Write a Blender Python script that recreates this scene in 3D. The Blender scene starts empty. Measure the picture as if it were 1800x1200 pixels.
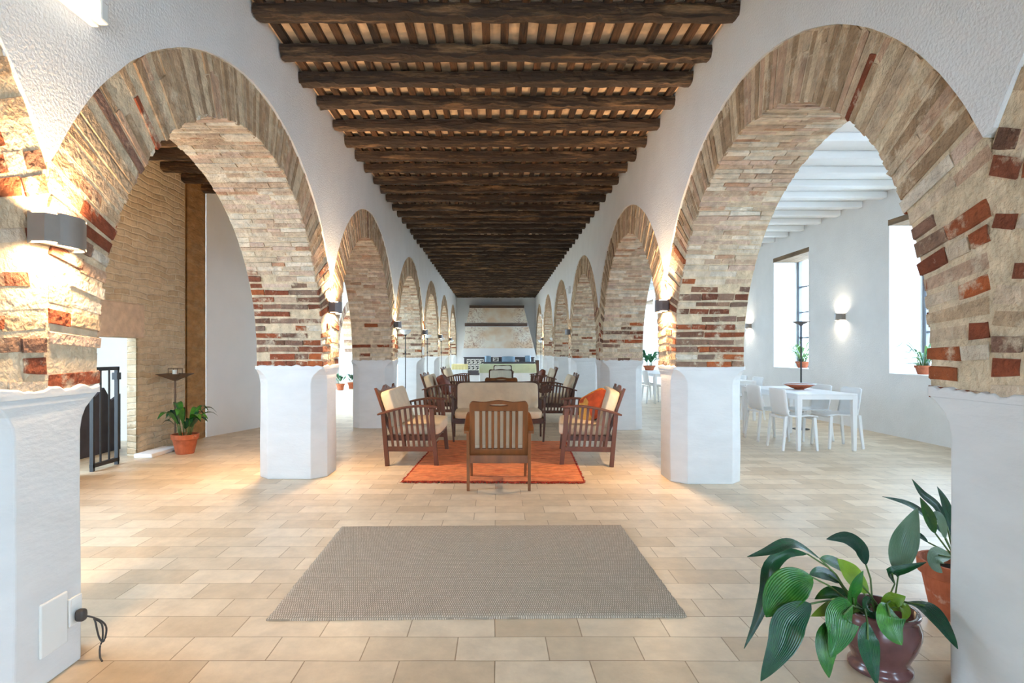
import bpy, bmesh, math, random
from mathutils import Vector, Matrix, noise
C = bpy.context.scene.collection
PI = math.pi
R = random.Random(7)

# ------------------------------------------------------------------ camera, world, exposure
EYE = 1.30
cd = bpy.data.cameras.new('camera'); cam = bpy.data.objects.new('camera', cd); C.objects.link(cam)
cam.location = (0, 0, EYE); cam.rotation_euler = (PI/2, 0, 0)
cd.sensor_width = 36; cd.lens = 20.0; cd.shift_x = 28/1800; cd.shift_y = 18/1800
cd.clip_start = .05; cd.clip_end = 200
sc = bpy.context.scene; sc.camera = cam
w = bpy.data.worlds.new('world'); sc.world = w; w.use_nodes = True
bg = w.node_tree.nodes['Background']
bg.inputs[0].default_value = (.57, .785, 1.0, 1); bg.inputs[1].default_value = 12
vs = sc.view_settings
vs.view_transform = 'Standard'; vs.look = 'None'; vs.gamma = 1; vs.use_curve_mapping = False
vs.exposure = .5
try:
    cy = sc.cycles
    cy.max_bounces = 9; cy.diffuse_bounces = 7; cy.glossy_bounces = 3; cy.transmission_bounces = 4
    cy.transparent_max_bounces = 8; cy.caustics_reflective = False; cy.caustics_refractive = False
    cy.sample_clamp_indirect = 6
except Exception:
    pass
def portal(x, y, z, sx, sy, rot):
    l = bpy.data.lights.new('daylight_portal', 'AREA'); l.shape = 'RECTANGLE'; l.size = sx; l.size_y = sy
    l.cycles.is_portal = True
    o = bpy.data.objects.new('daylight_portal', l); o.location = (x, y, z); o.rotation_euler = rot; C.objects.link(o)
WARM = (1.0, .66, .36)

def at(px, py, d):
    return Vector(((px-872)*d/1000, d, EYE+(618-py)*d/1000))

# ------------------------------------------------------------------ colour + materials
def lin(c):
    return tuple((x/255/12.92 if x/255 <= .04045 else ((x/255+.055)/1.055)**2.4) for x in c)
def rgb(*c): return lin(c)+(1,)
M = {}
def mat(name, col, rough=.6, rnd=False, metal=0, var=.12, scale=8, bump=0, bscale=40, stretch=(1,1,1), emit=None, es=0, attr=False, coat=0,
        col2=None, thr=(.5,.65), trans=0, spec=.5, detail=4):
    m = bpy.data.materials.new(name); m.use_nodes = True; M[name] = m
    nt = m.node_tree; N = nt.nodes; L = nt.links; b = N['Principled BSDF']
    b.inputs['Roughness'].default_value = rough; b.inputs['Metallic'].default_value = metal
    b.inputs['Specular IOR Level'].default_value = spec
    b.inputs['Coat Weight'].default_value = coat
    if trans: b.inputs['Transmission Weight'].default_value = trans
    tc = N.new('ShaderNodeTexCoord'); mp = N.new('ShaderNodeMapping'); mp.inputs['Scale'].default_value = stretch
    L.new(tc.outputs['Object'], mp.inputs['Vector'])
    if rnd:
        oi = N.new('ShaderNodeObjectInfo'); rm = N.new('ShaderNodeVectorMath'); rm.operation = 'SCALE'; rm.inputs[0].default_value = (37, 23, 11)
        L.new(oi.outputs['Random'], rm.inputs['Scale']); L.new(rm.outputs[0], mp.inputs['Location'])
    n = N.new('ShaderNodeTexNoise'); n.inputs['Scale'].default_value = scale; n.inputs['Detail'].default_value = detail
    L.new(mp.outputs[0], n.inputs['Vector'])
    mr = N.new('ShaderNodeMapRange'); mr.inputs[1].default_value = .3; mr.inputs[2].default_value = .7
    mr.inputs[3].default_value = 1-var; mr.inputs[4].default_value = 1+var
    L.new(n.outputs['Fac'], mr.inputs[0])
    mx = N.new('ShaderNodeMix'); mx.data_type = 'RGBA'; mx.blend_type = 'MULTIPLY'; mx.inputs[0].default_value = 1
    base = None
    if attr:
        a = N.new('ShaderNodeVertexColor'); a.layer_name = 'Col'; base = a.outputs['Color']
    if col2 is not None:
        n2 = N.new('ShaderNodeTexNoise'); n2.inputs['Scale'].default_value = scale*.55; n2.inputs['Detail'].default_value = 6
        n2.inputs['Roughness'].default_value = .7
        off = N.new('ShaderNodeVectorMath'); off.operation = 'ADD'; off.inputs[1].default_value = (5.3, 2.1, 9.7)
        L.new(mp.outputs[0], off.inputs[0]); L.new(off.outputs[0], n2.inputs['Vector'])
        m2 = N.new('ShaderNodeMapRange'); m2.inputs[1].default_value = thr[0]; m2.inputs[2].default_value = thr[1]
        L.new(n2.outputs['Fac'], m2.inputs[0])
        mc = N.new('ShaderNodeMix'); mc.data_type = 'RGBA'
        L.new(m2.outputs[0], mc.inputs[0])
        if base is not None: L.new(base, mc.inputs[6])
        else: mc.inputs[6].default_value = tuple(col)
        mc.inputs[7].default_value = tuple(col2); base = mc.outputs[2]
    if base is not None: L.new(base, mx.inputs[6])
    else: mx.inputs[6].default_value = tuple(col)
    cmb = N.new('ShaderNodeCombineColor')
    for i in range(3): L.new(mr.outputs[0], cmb.inputs[i])
    L.new(cmb.outputs[0], mx.inputs[7])
    L.new(mx.outputs[2], b.inputs['Base Color'])
    if bump:
        nb = N.new('ShaderNodeTexNoise'); nb.inputs['Scale'].default_value = bscale; nb.inputs['Detail'].default_value = 5
        L.new(mp.outputs[0], nb.inputs['Vector'])
        bp = N.new('ShaderNodeBump'); bp.inputs['Strength'].default_value = bump; bp.inputs['Distance'].default_value = .02
        L.new(nb.outputs['Fac'], bp.inputs['Height']); L.new(bp.outputs[0], b.inputs['Normal'])
    if emit:
        b.inputs['Emission Color'].default_value = tuple(emit)+(1,) if len(emit) == 3 else tuple(emit)
        b.inputs['Emission Strength'].default_value = es
    return m

mat('plaster', rgb(228,228,228), .9, var=.03, scale=3, bump=.35, bscale=70)
mat('plinth_plaster', rgb(217,217,216), .85, var=.04, scale=4, bump=.13, bscale=22, stretch=(1,1,2.5))
mat('smooth_white', rgb(232,233,234), .8, var=.02, scale=3, bump=.06, bscale=14)
mat('masonry', None, .92, var=.22, scale=14, bump=.9, bscale=38, attr=True, col2=rgb(208,190,164), thr=(.54,.68), detail=7)
mat('quoin', rgb(152,112,66), .95, var=.25, scale=6, bump=.9, bscale=16, stretch=(1,1,2.4), col2=rgb(156,122,80), thr=(.5,.62), detail=7)
mat('lintel_stone', rgb(198,174,150), .9, var=.16, scale=9, bump=.8, bscale=22)
mat('old_timber', rgb(54,38,25), .75, rnd=True, var=.5, scale=5, bump=1.0, bscale=12, stretch=(.5,4,4), col2=rgb(140,108,74), thr=(.52,.72), detail=8)
mat('batten_wood', rgb(84,56,34), .85, var=.4, scale=7, bump=.8, bscale=14, stretch=(4,.5,4), col2=rgb(40,26,16), thr=(.45,.6))
mat('ceiling_tile', rgb(206,180,150), .9, var=.35, scale=6, bump=.5, bscale=20, detail=6)
mat('lintel_wood', rgb(126,104,80), .85, var=.35, scale=6, bump=.6, bscale=14, stretch=(3,.4,3))
mat('chair_wood', rgb(92,50,26), .42, var=.28, scale=9, bump=.08, bscale=30, stretch=(1,1,.35), spec=.5)
mat('oak_wood', rgb(124,72,32), .42, var=.25, scale=9, bump=.08, bscale=30, stretch=(1.6,1.6,.3), spec=.5)
mat('dark_wood', rgb(78,46,30), .45, var=.25, scale=9, bump=.08, bscale=30, stretch=(1,1,.35))
mat('cushion', rgb(222,204,176), .95, var=.06, scale=7, bump=.35, bscale=16)
mat('sage_cushion', rgb(206,202,184), .95, var=.06, scale=9, bump=.35, bscale=16, stretch=(1,4,.6))
mat('leather', rgb(120,58,38), .5, var=.3, scale=9, bump=.3, bscale=18)
mat('steel', rgb(132,122,114), .34, .9, var=.05, scale=20)
mat('dark_steel', rgb(96,92,94), .38, .8, var=.05, scale=20)
mat('black_iron', rgb(26,26,28), .5, .0, var=.15, scale=20)
mat('rust_iron', rgb(84,62,44), .6, .5, var=.25, scale=20)
mat('diffuser', rgb(255,240,215), .5, emit=(1.0,.78,.50), es=4)
mat('tube_glow', rgb(250,252,240), .4, emit=(1.0,.97,.86), es=1.0)
mat('green_led', rgb(90,220,60), .4, emit=(.3,1,.15), es=3)
mat('lamp_glass', rgb(236,238,240), .3, var=.02, spec=.6)
mat('window_frame', rgb(112,116,124), .5, var=.06)
mat('white_plastic', rgb(236,238,240), .38, var=.01, spec=.5)
mat('cover_plate', rgb(226,226,222), .45, var=.02)
mat('cable', rgb(60,56,54), .5, var=.1)
mat('terracotta', rgb(172,92,58), .8, var=.2, scale=14, bump=.2, bscale=30, col2=rgb(206,176,156), thr=(.6,.75))
mat('glazed_pot', rgb(104,66,66), .22, var=.35, scale=7, bump=.2, bscale=12, col2=rgb(150,116,110), thr=(.58,.7), coat=.5)
mat('soil', rgb(52,40,30), .95, var=.4, scale=30, bump=.8, bscale=60)
mat('stem', rgb(78,104,48), .5, var=.15)
mat('orange_weave', rgb(220,134,86), .95, var=.24, scale=10, bump=.5, bscale=60, stretch=(1,2.2,1), col2=rgb(188,90,52), thr=(.5,.7), detail=7)
mat('fringe', rgb(160,50,26), .95, var=.3, scale=20)
mat('cloth_green', rgb(200,208,176), .9, var=.05, scale=6, bump=.1, bscale=10)
mat('cloth_yellow', rgb(228,218,160), .9, var=.05, scale=6)
mat('cloth_white', rgb(232,236,238), .9, var=.03, scale=6)
mat('slate', rgb(74,72,80), .6, var=.12, scale=6)
mat('pot_metal', rgb(120,150,176), .4, .35, var=.1, scale=9)
mat('card_white', rgb(232,232,228), .6, var=.02)
mat('card_dark', rgb(60,58,60), .6, var=.6, scale=24)
mat('beam_brown', rgb(98,80,72), .8, var=.25, scale=10, stretch=(.4,3,3))
mat('ochre', rgb(214,132,36), .9, var=.15); mat('patch_red', rgb(170,70,34), .9, var=.3, scale=12)
mat('patch_tan', rgb(196,146,70), .9, var=.2, scale=16); mat('patch_black', rgb(46,32,26), .9, var=.2)
mat('candle', rgb(225,220,205), .5, var=.02)
mat('tarp', rgb(58,54,62), .8, var=.25, scale=5)

def leaf_mat(name, c1, c2, rough=.32):
    m = mat(name, c1, rough, var=.16, scale=5, spec=.5, col2=c2, thr=(.45,.7))
    nt = m.node_tree; N = nt.nodes; L = nt.links; b = N['Principled BSDF']
    tc = N.new('ShaderNodeTexCoord'); wv = N.new('ShaderNodeTexWave'); wv.inputs['Scale'].default_value = 5; wv.bands_direction = 'X'
    L.new(tc.outputs['UV'], wv.inputs['Vector'])
    bp = N.new('ShaderNodeBump'); bp.inputs['Strength'].default_value = .35; bp.inputs['Distance'].default_value = .004
    L.new(wv.outputs['Fac'], bp.inputs['Height']); L.new(bp.outputs[0], b.inputs['Normal'])
    b.inputs['Subsurface Weight'].default_value = 0
    return m
leaf_mat('leaf', rgb(30,92,34), rgb(80,138,40), .26); leaf_mat('leaf_dark', rgb(8,60,40), rgb(30,92,40), .26)
leaf_mat('leaf_yellow', rgb(128,156,42), rgb(86,134,40)); leaf_mat('leaf_pale', rgb(96,128,100), rgb(120,146,120))
leaf_mat('leaf_spider', rgb(96,146,70), rgb(150,180,110)); leaf_mat('leaf_far', rgb(48,112,72), rgb(60,128,84))
mat('leaf_tip', rgb(170,110,70), .8)

def floor_material():
    m = bpy.data.materials.new('limestone_tiles'); m.use_nodes = True; M['floor'] = m
    nt = m.node_tree; N = nt.nodes; L = nt.links; b = N['Principled BSDF']
    tc = N.new('ShaderNodeTexCoord')
    nw = N.new('ShaderNodeTexNoise'); nw.inputs['Scale'].default_value = 2.2; L.new(tc.outputs['Object'], nw.inputs['Vector'])
    sm = N.new('ShaderNodeVectorMath'); sm.operation = 'MULTIPLY_ADD'; sm.inputs[1].default_value = (.012,.012,0)
    L.new(nw.outputs['Color'], sm.inputs[0]); L.new(tc.outputs['Object'], sm.inputs[2])
    br = N.new('ShaderNodeTexBrick'); L.new(sm.outputs[0], br.inputs['Vector'])
    br.offset = .42; br.offset_frequency = 2; br.squash = 1
    br.inputs['Scale'].default_value = 1; br.inputs['Brick Width'].default_value = .40; br.inputs['Row Height'].default_value = .20
    br.inputs['Mortar Size'].default_value = .0028; br.inputs['Mortar Smooth'].default_value = .3; br.inputs['Bias'].default_value = -.15
    br.inputs['Color1'].default_value = rgb(222,204,178); br.inputs['Color2'].default_value = rgb(196,174,144)
    br.inputs['Mortar'].default_value = rgb(156,132,104)
    n = N.new('ShaderNodeTexNoise'); n.inputs['Scale'].default_value = 7; n.inputs['Detail'].default_value = 8; n.inputs['Roughness'].default_value = .65
    L.new(tc.outputs['Object'], n.inputs['Vector'])
    mr = N.new('ShaderNodeMapRange'); mr.inputs[1].default_value = .3; mr.inputs[2].default_value = .7; mr.inputs[3].default_value = .86; mr.inputs[4].default_value = 1.1
    L.new(n.outputs['Fac'], mr.inputs[0])
    cm = N.new('ShaderNodeCombineColor')
    for i in range(3): L.new(mr.outputs[0], cm.inputs[i])
    mx = N.new('ShaderNodeMix'); mx.data_type = 'RGBA'; mx.blend_type = 'MULTIPLY'; mx.inputs[0].default_value = 1
    L.new(br.outputs['Color'], mx.inputs[6]); L.new(cm.outputs[0], mx.inputs[7]); L.new(mx.outputs[2], b.inputs['Base Color'])
    b.inputs['Roughness'].default_value = .36; b.inputs['Specular IOR Level'].default_value = .5
    inv = N.new('ShaderNodeMath'); inv.operation = 'MULTIPLY_ADD'; inv.inputs[1].default_value = -1.2
    nf = N.new('ShaderNodeTexNoise'); nf.inputs['Scale'].default_value = 18; nf.inputs['Detail'].default_value = 6
    L.new(tc.outputs['Object'], nf.inputs['Vector'])
    L.new(br.outputs['Fac'], inv.inputs[0]); L.new(nf.outputs['Fac'], inv.inputs[2])
    bp = N.new('ShaderNodeBump'); bp.inputs['Strength'].default_value = .35; bp.inputs['Distance'].default_value = .008
    L.new(inv.outputs[0], bp.inputs['Height']); L.new(bp.outputs[0], b.inputs['Normal'])
floor_material()
def rubble_material():
    m = bpy.data.materials.new('rubble_brick'); m.use_nodes = True; M['brick_wall'] = m
    nt = m.node_tree; N = nt.nodes; L = nt.links; b = N['Principled BSDF']; b.inputs['Roughness'].default_value = .95; b.inputs['Specular IOR Level'].default_value = .2
    tc = N.new('ShaderNodeTexCoord'); sp = N.new('ShaderNodeSeparateXYZ'); cb = N.new('ShaderNodeCombineXYZ')
    L.new(tc.outputs['Object'], sp.inputs[0]); L.new(sp.outputs[1], cb.inputs[0]); L.new(sp.outputs[2], cb.inputs[1])
    nz = N.new('ShaderNodeTexNoise'); nz.inputs['Scale'].default_value = 3.5; nz.inputs['Detail'].default_value = 4; L.new(tc.outputs['Object'], nz.inputs['Vector'])
    sm = N.new('ShaderNodeVectorMath'); sm.operation = 'MULTIPLY_ADD'; sm.inputs[1].default_value = (.25,.10,0)
    L.new(nz.outputs['Color'], sm.inputs[0]); L.new(cb.outputs[0], sm.inputs[2])
    br = N.new('ShaderNodeTexBrick'); L.new(sm.outputs[0], br.inputs['Vector']); br.offset = .43
    br.inputs['Scale'].default_value = 1; br.inputs['Brick Width'].default_value = .30; br.inputs['Row Height'].default_value = .078
    br.inputs['Mortar Size'].default_value = .014; br.inputs['Mortar Smooth'].default_value = .9
    br.inputs['Color1'].default_value = rgb(208,190,162); br.inputs['Color2'].default_value = rgb(188,166,136); br.inputs['Mortar'].default_value = rgb(214,200,174)
    n2 = N.new('ShaderNodeTexNoise'); n2.inputs['Scale'].default_value = 9; n2.inputs['Detail'].default_value = 8; n2.inputs['Roughness'].default_value = .7; L.new(tc.outputs['Object'], n2.inputs['Vector'])
    mr = N.new('ShaderNodeMapRange'); mr.inputs[1].default_value = .3; mr.inputs[2].default_value = .7; mr.inputs[3].default_value = .78; mr.inputs[4].default_value = 1.12; L.new(n2.outputs['Fac'], mr.inputs[0])
    cm = N.new('ShaderNodeCombineColor')
    for i in range(3): L.new(mr.outputs[0], cm.inputs[i])
    mx = N.new('ShaderNodeMix'); mx.data_type = 'RGBA'; mx.blend_type = 'MULTIPLY'; mx.inputs[0].default_value = 1
    L.new(br.outputs['Color'], mx.inputs[6]); L.new(cm.outputs[0], mx.inputs[7]); L.new(mx.outputs[2], b.inputs['Base Color'])
    ad = N.new('ShaderNodeMath'); ad.operation = 'MULTIPLY_ADD'; ad.inputs[1].default_value = -.8; L.new(br.outputs['Fac'], ad.inputs[0]); L.new(n2.outputs['Fac'], ad.inputs[2])
    bp = N.new('ShaderNodeBump'); bp.inputs['Strength'].default_value = .8; bp.inputs['Distance'].default_value = .02; L.new(ad.outputs[0], bp.inputs['Height']); L.new(bp.outputs[0], b.inputs['Normal'])
rubble_material()
def weave_material(name, c1, c2, sx, sy):
    m = bpy.data.materials.new(name); m.use_nodes = True; M[name] = m
    nt = m.node_tree; N = nt.nodes; L = nt.links; b = N['Principled BSDF']; b.inputs['Roughness'].default_value = .95
    b.inputs['Specular IOR Level'].default_value = .15
    tc = N.new('ShaderNodeTexCoord')
    n0 = N.new('ShaderNodeTexNoise'); n0.inputs['Scale'].default_value = 9; L.new(tc.outputs['Object'], n0.inputs['Vector'])
    sm = N.new('ShaderNodeVectorMath'); sm.operation = 'MULTIPLY_ADD'; sm.inputs[1].default_value = (.014,.014,0)
    L.new(n0.outputs['Color'], sm.inputs[0]); L.new(tc.outputs['Object'], sm.inputs[2])
    br = N.new('ShaderNodeTexBrick'); L.new(sm.outputs[0], br.inputs['Vector']); br.offset = .5
    br.inputs['Scale'].default_value = 1; br.inputs['Brick Width'].default_value = sx; br.inputs['Row Height'].default_value = sy
    br.inputs['Mortar Size'].default_value = sy*.16; br.inputs['Mortar Smooth'].default_value = .6
    br.inputs['Color1'].default_value = c1; br.inputs['Color2'].default_value = tuple(x*.82 for x in c1[:3])+(1,); br.inputs['Mortar'].default_value = c2
    L.new(br.outputs['Color'], b.inputs['Base Color'])
    bp = N.new('ShaderNodeBump'); bp.invert = True; bp.inputs['Strength'].default_value = .8; bp.inputs['Distance'].default_value = .006
    L.new(br.outputs['Fac'], bp.inputs['Height']); L.new(bp.outputs[0], b.inputs['Normal'])
weave_material('grey_weave', rgb(214,198,178), rgb(152,138,122), .011, .022)
def fresco_material():
    m = bpy.data.materials.new('fresco'); m.use_nodes = True; M['fresco'] = m
    nt = m.node_tree; N = nt.nodes; L = nt.links; b = N['Principled BSDF']; b.inputs['Roughness'].default_value = .9
    tc = N.new('ShaderNodeTexCoord'); n = N.new('ShaderNodeTexNoise'); n.inputs['Scale'].default_value = 3.2; n.inputs['Detail'].default_value = 3; n.inputs['Distortion'].default_value = 2.5
    L.new(tc.outputs['Object'], n.inputs['Vector'])
    r1 = N.new('ShaderNodeValToRGB'); e = r1.color_ramp.elements
    e[0].position = .46; e[0].color = (0,0,0,1); e[1].position = .54; e[1].color = (0,0,0,1)
    k = r1.color_ramp.elements.new(.5); k.color = (1,1,1,1)
    L.new(n.outputs['Fac'], r1.inputs[0])
    sx = N.new('ShaderNodeSeparateXYZ'); L.new(tc.outputs['Object'], sx.inputs[0])
    ab = N.new('ShaderNodeMath'); ab.operation = 'ABSOLUTE'; L.new(sx.outputs[0], ab.inputs[0])
    mk = N.new('ShaderNodeMapRange'); mk.inputs[1].default_value = .45; mk.inputs[2].default_value = .8; L.new(ab.outputs[0], mk.inputs[0])
    mm = N.new('ShaderNodeMath'); mm.operation = 'MULTIPLY'; L.new(r1.outputs[0], mm.inputs[0]); L.new(mk.outputs[0], mm.inputs[1])
    m8 = N.new('ShaderNodeMath'); m8.operation = 'MULTIPLY'; m8.inputs[1].default_value = .75; L.new(mm.outputs[0], m8.inputs[0])
    n2 = N.new('ShaderNodeTexNoise'); n2.inputs['Scale'].default_value = 1.6; n2.inputs['Detail'].default_value = 6; L.new(tc.outputs['Object'], n2.inputs['Vector'])
    r2 = N.new('ShaderNodeValToRGB'); e = r2.color_ramp.elements; e[0].position = .4; e[0].color = rgb(232,226,214); e[1].position = .62; e[1].color = rgb(222,196,168)
    L.new(n2.outputs['Fac'], r2.inputs[0])
    mx = N.new('ShaderNodeMix'); mx.data_type = 'RGBA'; L.new(m8.outputs[0], mx.inputs[0]); L.new(r2.outputs[0], mx.inputs[6]); mx.inputs[7].default_value = rgb(142,84,66)
    L.new(mx.outputs[2], b.inputs['Base Color'])
fresco_material()
def glass_material():
    m = bpy.data.materials.new('window_glass'); m.use_nodes = True; M['glass'] = m
    nt = m.node_tree; N = nt.nodes; L = nt.links
    for x in list(N): N.remove(x)
    o = N.new('ShaderNodeOutputMaterial'); t = N.new('ShaderNodeBsdfTransparent'); g = N.new('ShaderNodeBsdfGlossy'); g.inputs['Roughness'].default_value = .05
    mx = N.new('ShaderNodeMixShader'); mx.inputs[0].default_value = .06
    L.new(t.outputs[0], mx.inputs[1]); L.new(g.outputs[0], mx.inputs[2]); L.new(mx.outputs[0], o.inputs[0])
glass_material()

# ------------------------------------------------------------------ mesh builder
class MB:
    def __init__(s): s.v = []; s.f = []; s.c = []; s.m = []; s.uv = {}; s.xf = None; s.col = (1,1,1,1); s.mi = 0
    def add(s, vs_, fs, col=None, uvs=None):
        n = len(s.v)
        for p in vs_:
            p = Vector(p)
            if s.xf is not None: p = s.xf @ p
            s.v.append(p)
        for i, f in enumerate(fs):
            if uvs: s.uv[len(s.f)] = [uvs[k] for k in f]
            s.f.append([n+k for k in f]); s.c.append(col or s.col); s.m.append(s.mi)
        return s
    def box(s, lo, hi, col=None, rot=None, piv=None, taper=None):
        x0,y0,z0 = lo; x1,y1,z1 = hi
        P = [Vector(p) for p in ((x0,y0,z0),(x1,y0,z0),(x1,y1,z0),(x0,y1,z0),(x0,y0,z1),(x1,y0,z1),(x1,y1,z1),(x0,y1,z1))]
        if taper:
            c = Vector(((x0+x1)/2,(y0+y1)/2,0))
            for i in range(4): P[i] = Vector((c.x+(P[i].x-c.x)*taper, c.y+(P[i].y-c.y)*taper, P[i].z))
        if rot is not None:
            pv = Vector(piv) if piv is not None else sum(P, Vector())/8
            P = [pv+rot@(p-pv) for p in P]
        return s.add(P, [(0,3,2,1),(4,5,6,7),(0,1,5,4),(1,2,6,5),(2,3,7,6),(3,0,4,7)], col)
    def bar(s, a, b, wx, wy, up=(0,1,0), wx2=None, wy2=None):
        """square bar from a to b; wx across 'side', wy along 'up'"""
        a = Vector(a); b = Vector(b); d = (b-a).normalized(); u = Vector(up)
        sd = d.cross(u).normalized(); u = sd.cross(d).normalized()
        wx2 = wx if wx2 is None else wx2; wy2 = wy if wy2 is None else wy2
        P = []
        for p, p1, p2 in ((a, wx, wy), (b, wx2, wy2)):
            for i, j in ((-1,-1),(1,-1),(1,1),(-1,1)): P.append(p+sd*i*p1/2+u*j*p2/2)
        return s.add(P, [(0,1,2,3),(7,6,5,4),(0,4,5,1),(1,5,6,2),(2,6,7,3),(3,7,4,0)])
    def strip(s, pts, wid, thick, side):
        """rectangular-section sweep through pts; wid along 'side' vector"""
        pts = [Vector(p) for p in pts]; sd = Vector(side).normalized(); V = []; F = []
        n = len(pts)
        for i, p in enumerate(pts):
            t = (pts[min(i+1,n-1)]-pts[max(i-1,0)]).normalized(); nn = sd.cross(t).normalized()
            wd = wid[i] if isinstance(wid, (list,tuple)) else wid
            th = thick[i] if isinstance(thick, (list,tuple)) else thick
            for a_, b_ in ((-1,-1),(1,-1),(1,1),(-1,1)): V.append(p+sd*a_*wd/2+nn*b_*th/2)
        for i in range(n-1):
            for k in range(4):
                F.append((i*4+k, i*4+(k+1)%4, i*4+4+(k+1)%4, i*4+4+k))
        F.append((3,2,1,0)); e = (n-1)*4; F.append((e,e+1,e+2,e+3))
        return s.add(V, F)
    def tube(s, pts, r, seg=8, caps=True):
        pts = [Vector(p) for p in pts]; n = len(pts); V = []; F = []
        ref = Vector((0,0,1))
        for i, p in enumerate(pts):
            t = (pts[min(i+1,n-1)]-pts[max(i-1,0)]).normalized()
            rf = ref if abs(t.dot(ref)) < .95 else Vector((1,0,0))
            a = t.cross(rf).normalized(); b = t.cross(a).normalized()
            rr = r[i] if isinstance(r, (list,tuple)) else r
            for k in range(seg):
                an = 2*PI*k/seg; V.append(p+a*math.cos(an)*rr+b*math.sin(an)*rr)
        for i in range(n-1):
            for k in range(seg):
                F.append((i*seg+k, i*seg+(k+1)%seg, (i+1)*seg+(k+1)%seg, (i+1)*seg+k))
        if caps: F.append(tuple(range(seg))[::-1]); F.append(tuple((n-1)*seg+k for k in range(seg)))
        return s.add(V, F)
    def lathe(s, prof, c=(0,0,0), seg=24, cap=True):
        V = []; F = []; cx,cy,cz = c; n = len(prof)
        for r, z in prof:
            for k in range(seg):
                a = 2*PI*k/seg; V.append((cx+r*math.cos(a), cy+r*math.sin(a), cz+z))
        for i in range(n-1):
            for k in range(seg):
                F.append((i*seg+k, i*seg+(k+1)%seg, (i+1)*seg+(k+1)%seg, (i+1)*seg+k))
        if cap:
            if prof[0][0] > 1e-4: F.append(tuple(range(seg))[::-1])
            if prof[-1][0] > 1e-4: F.append(tuple((n-1)*seg+k for k in range(seg)))
        return s.add(V, F)
    def prism(s, poly, axis, a, b):
        """extrude a 2D polygon along axis ('x','y','z') from a to b"""
        def P(u, v, t): return {'x': (t,u,v), 'y': (u,t,v), 'z': (u,v,t)}[axis]
        n = len(poly); V = [P(u,v,a) for u,v in poly]+[P(u,v,b) for u,v in poly]
        F = [tuple(range(n))[::-1], tuple(range(n,2*n))]+[(i,(i+1)%n,n+(i+1)%n,n+i) for i in range(n)]
        return s.add(V, F)
    def pillow(s, size, c=(0,0,0), e=.28, rot=None, nu=28, nv=16, wr=.0, seed=0, puff=0):
        sx,sy,sz = size; V = []; F = []
        def sp(x, p): return math.copysign(abs(x)**p, x)
        for j in range(nv+1):
            ph = -PI/2+PI*j/nv
            for i in range(nu):
                t = 2*PI*i/nu
                p = Vector((sp(math.cos(ph),e)*sp(math.cos(t),e), sp(math.cos(ph),e)*sp(math.sin(t),e), sp(math.sin(ph),e)))
                q = Vector((p.x*sx/2, p.y*sy/2, p.z*sz/2))
                if puff: q.z *= 1+puff*(1-p.x*p.x)*(1-p.y*p.y)
                if wr: q += Vector((0,0,1))*wr*noise.noise(q*9+Vector((seed,seed,0)))
                if rot is not None: q = rot@q
                V.append(q+Vector(c))
        for j in range(nv):
            for i in range(nu):
                F.append((j*nu+i, j*nu+(i+1)%nu, (j+1)*nu+(i+1)%nu, (j+1)*nu+i))
        return s.add(V, F)
    def build(s, name, m, parent=None, smooth=False, bevel=0, loc=None, seg=2):
        me = bpy.data.meshes.new(name); me.from_pydata([tuple(v) for v in s.v], [], s.f)
        ms = m if isinstance(m, (list,tuple)) else [m]
        for x in ms: me.materials.append(M[x])
        if len(ms) > 1: me.polygons.foreach_set('material_index', s.m)
        if any(c != (1,1,1,1) for c in s.c):
            a = me.color_attributes.new('Col', 'FLOAT_COLOR', 'CORNER'); k = 0; data = []
            for p, c in zip(me.polygons, s.c): data += list(c)*p.loop_total
            a.data.foreach_set('color', data)
        if s.uv:
            u = me.uv_layers.new(name='UVMap')
            for fi, co in s.uv.items():
                p = me.polygons[fi]
                for k, li in enumerate(p.loop_indices): u.data[li].uv = co[k]
        me.update(); me.validate()
        bm = bmesh.new(); bm.from_mesh(me); bmesh.ops.recalc_face_normals(bm, faces=bm.faces); bm.to_mesh(me); bm.free()
        if smooth:
            me.polygons.foreach_set('use_smooth', [True]*len(me.polygons))
        o = bpy.data.objects.new(name, me); C.objects.link(o)
        if parent is not None: o.parent = parent
        if loc is not None: o.location = loc
        if bevel:
            bv = o.modifiers.new('bevel', 'BEVEL'); bv.width = bevel; bv.segments = seg; bv.limit_method = 'ANGLE'; bv.angle_limit = .6
        return o
def tag(o, label=None, cat=None, group=None, kind=None):
    if label: o['label'] = label
    if cat: o['category'] = cat
    if group: o['group'] = group
    if kind: o['kind'] = kind
    return o
def thing(name, label, cat, loc=(0,0,0), rz=0, group=None, kind=None):
    o = bpy.data.objects.new(name, None); C.objects.link(o); o.empty_display_size = .1
    o.location = loc; o.rotation_euler = (0,0,rz)
    return tag(o, label, cat, group, kind)
def dup(root, loc, rz=0, label=None, group=None, cat=None):
    def cp(o, par):
        c = o.copy(); C.objects.link(c)
        if par is not None: c.parent = par
        for ch in o.children: cp(ch, c)
        return c
    r = cp(root, None); r.location = loc; r.rotation_euler = (0,0,rz)
    tag(r, label, cat, group); return r
def boxobj(name, lo, hi, m, kind='structure', bevel=0, label=None, cat=None, parent=None):
    b = MB(); b.box(lo, hi); o = b.build(name, m, parent, bevel=bevel); return tag(o, label, cat, None, kind)

# ------------------------------------------------------------------ setting: dimensions
WL, WR = -1.76, 1.75          # corridor faces of the two arcades
TH = .70                      # arcade thickness
BAY = 3.85
ZC, RI = 1.25, 1.63           # arch centre height, inner radius
def RE(th): return 2.0+.10*abs(math.cos(th))**3
HB, HC = 3.70, 3.825           # beam underside, ceiling underside
ENDY, BACKY = 25.3, -2.6
LX, RX = -4.45, 6.15          # outer walls of the aisles
C0 = {-1: .32, 1: .10}        # centre of the arch beside the camera

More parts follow.
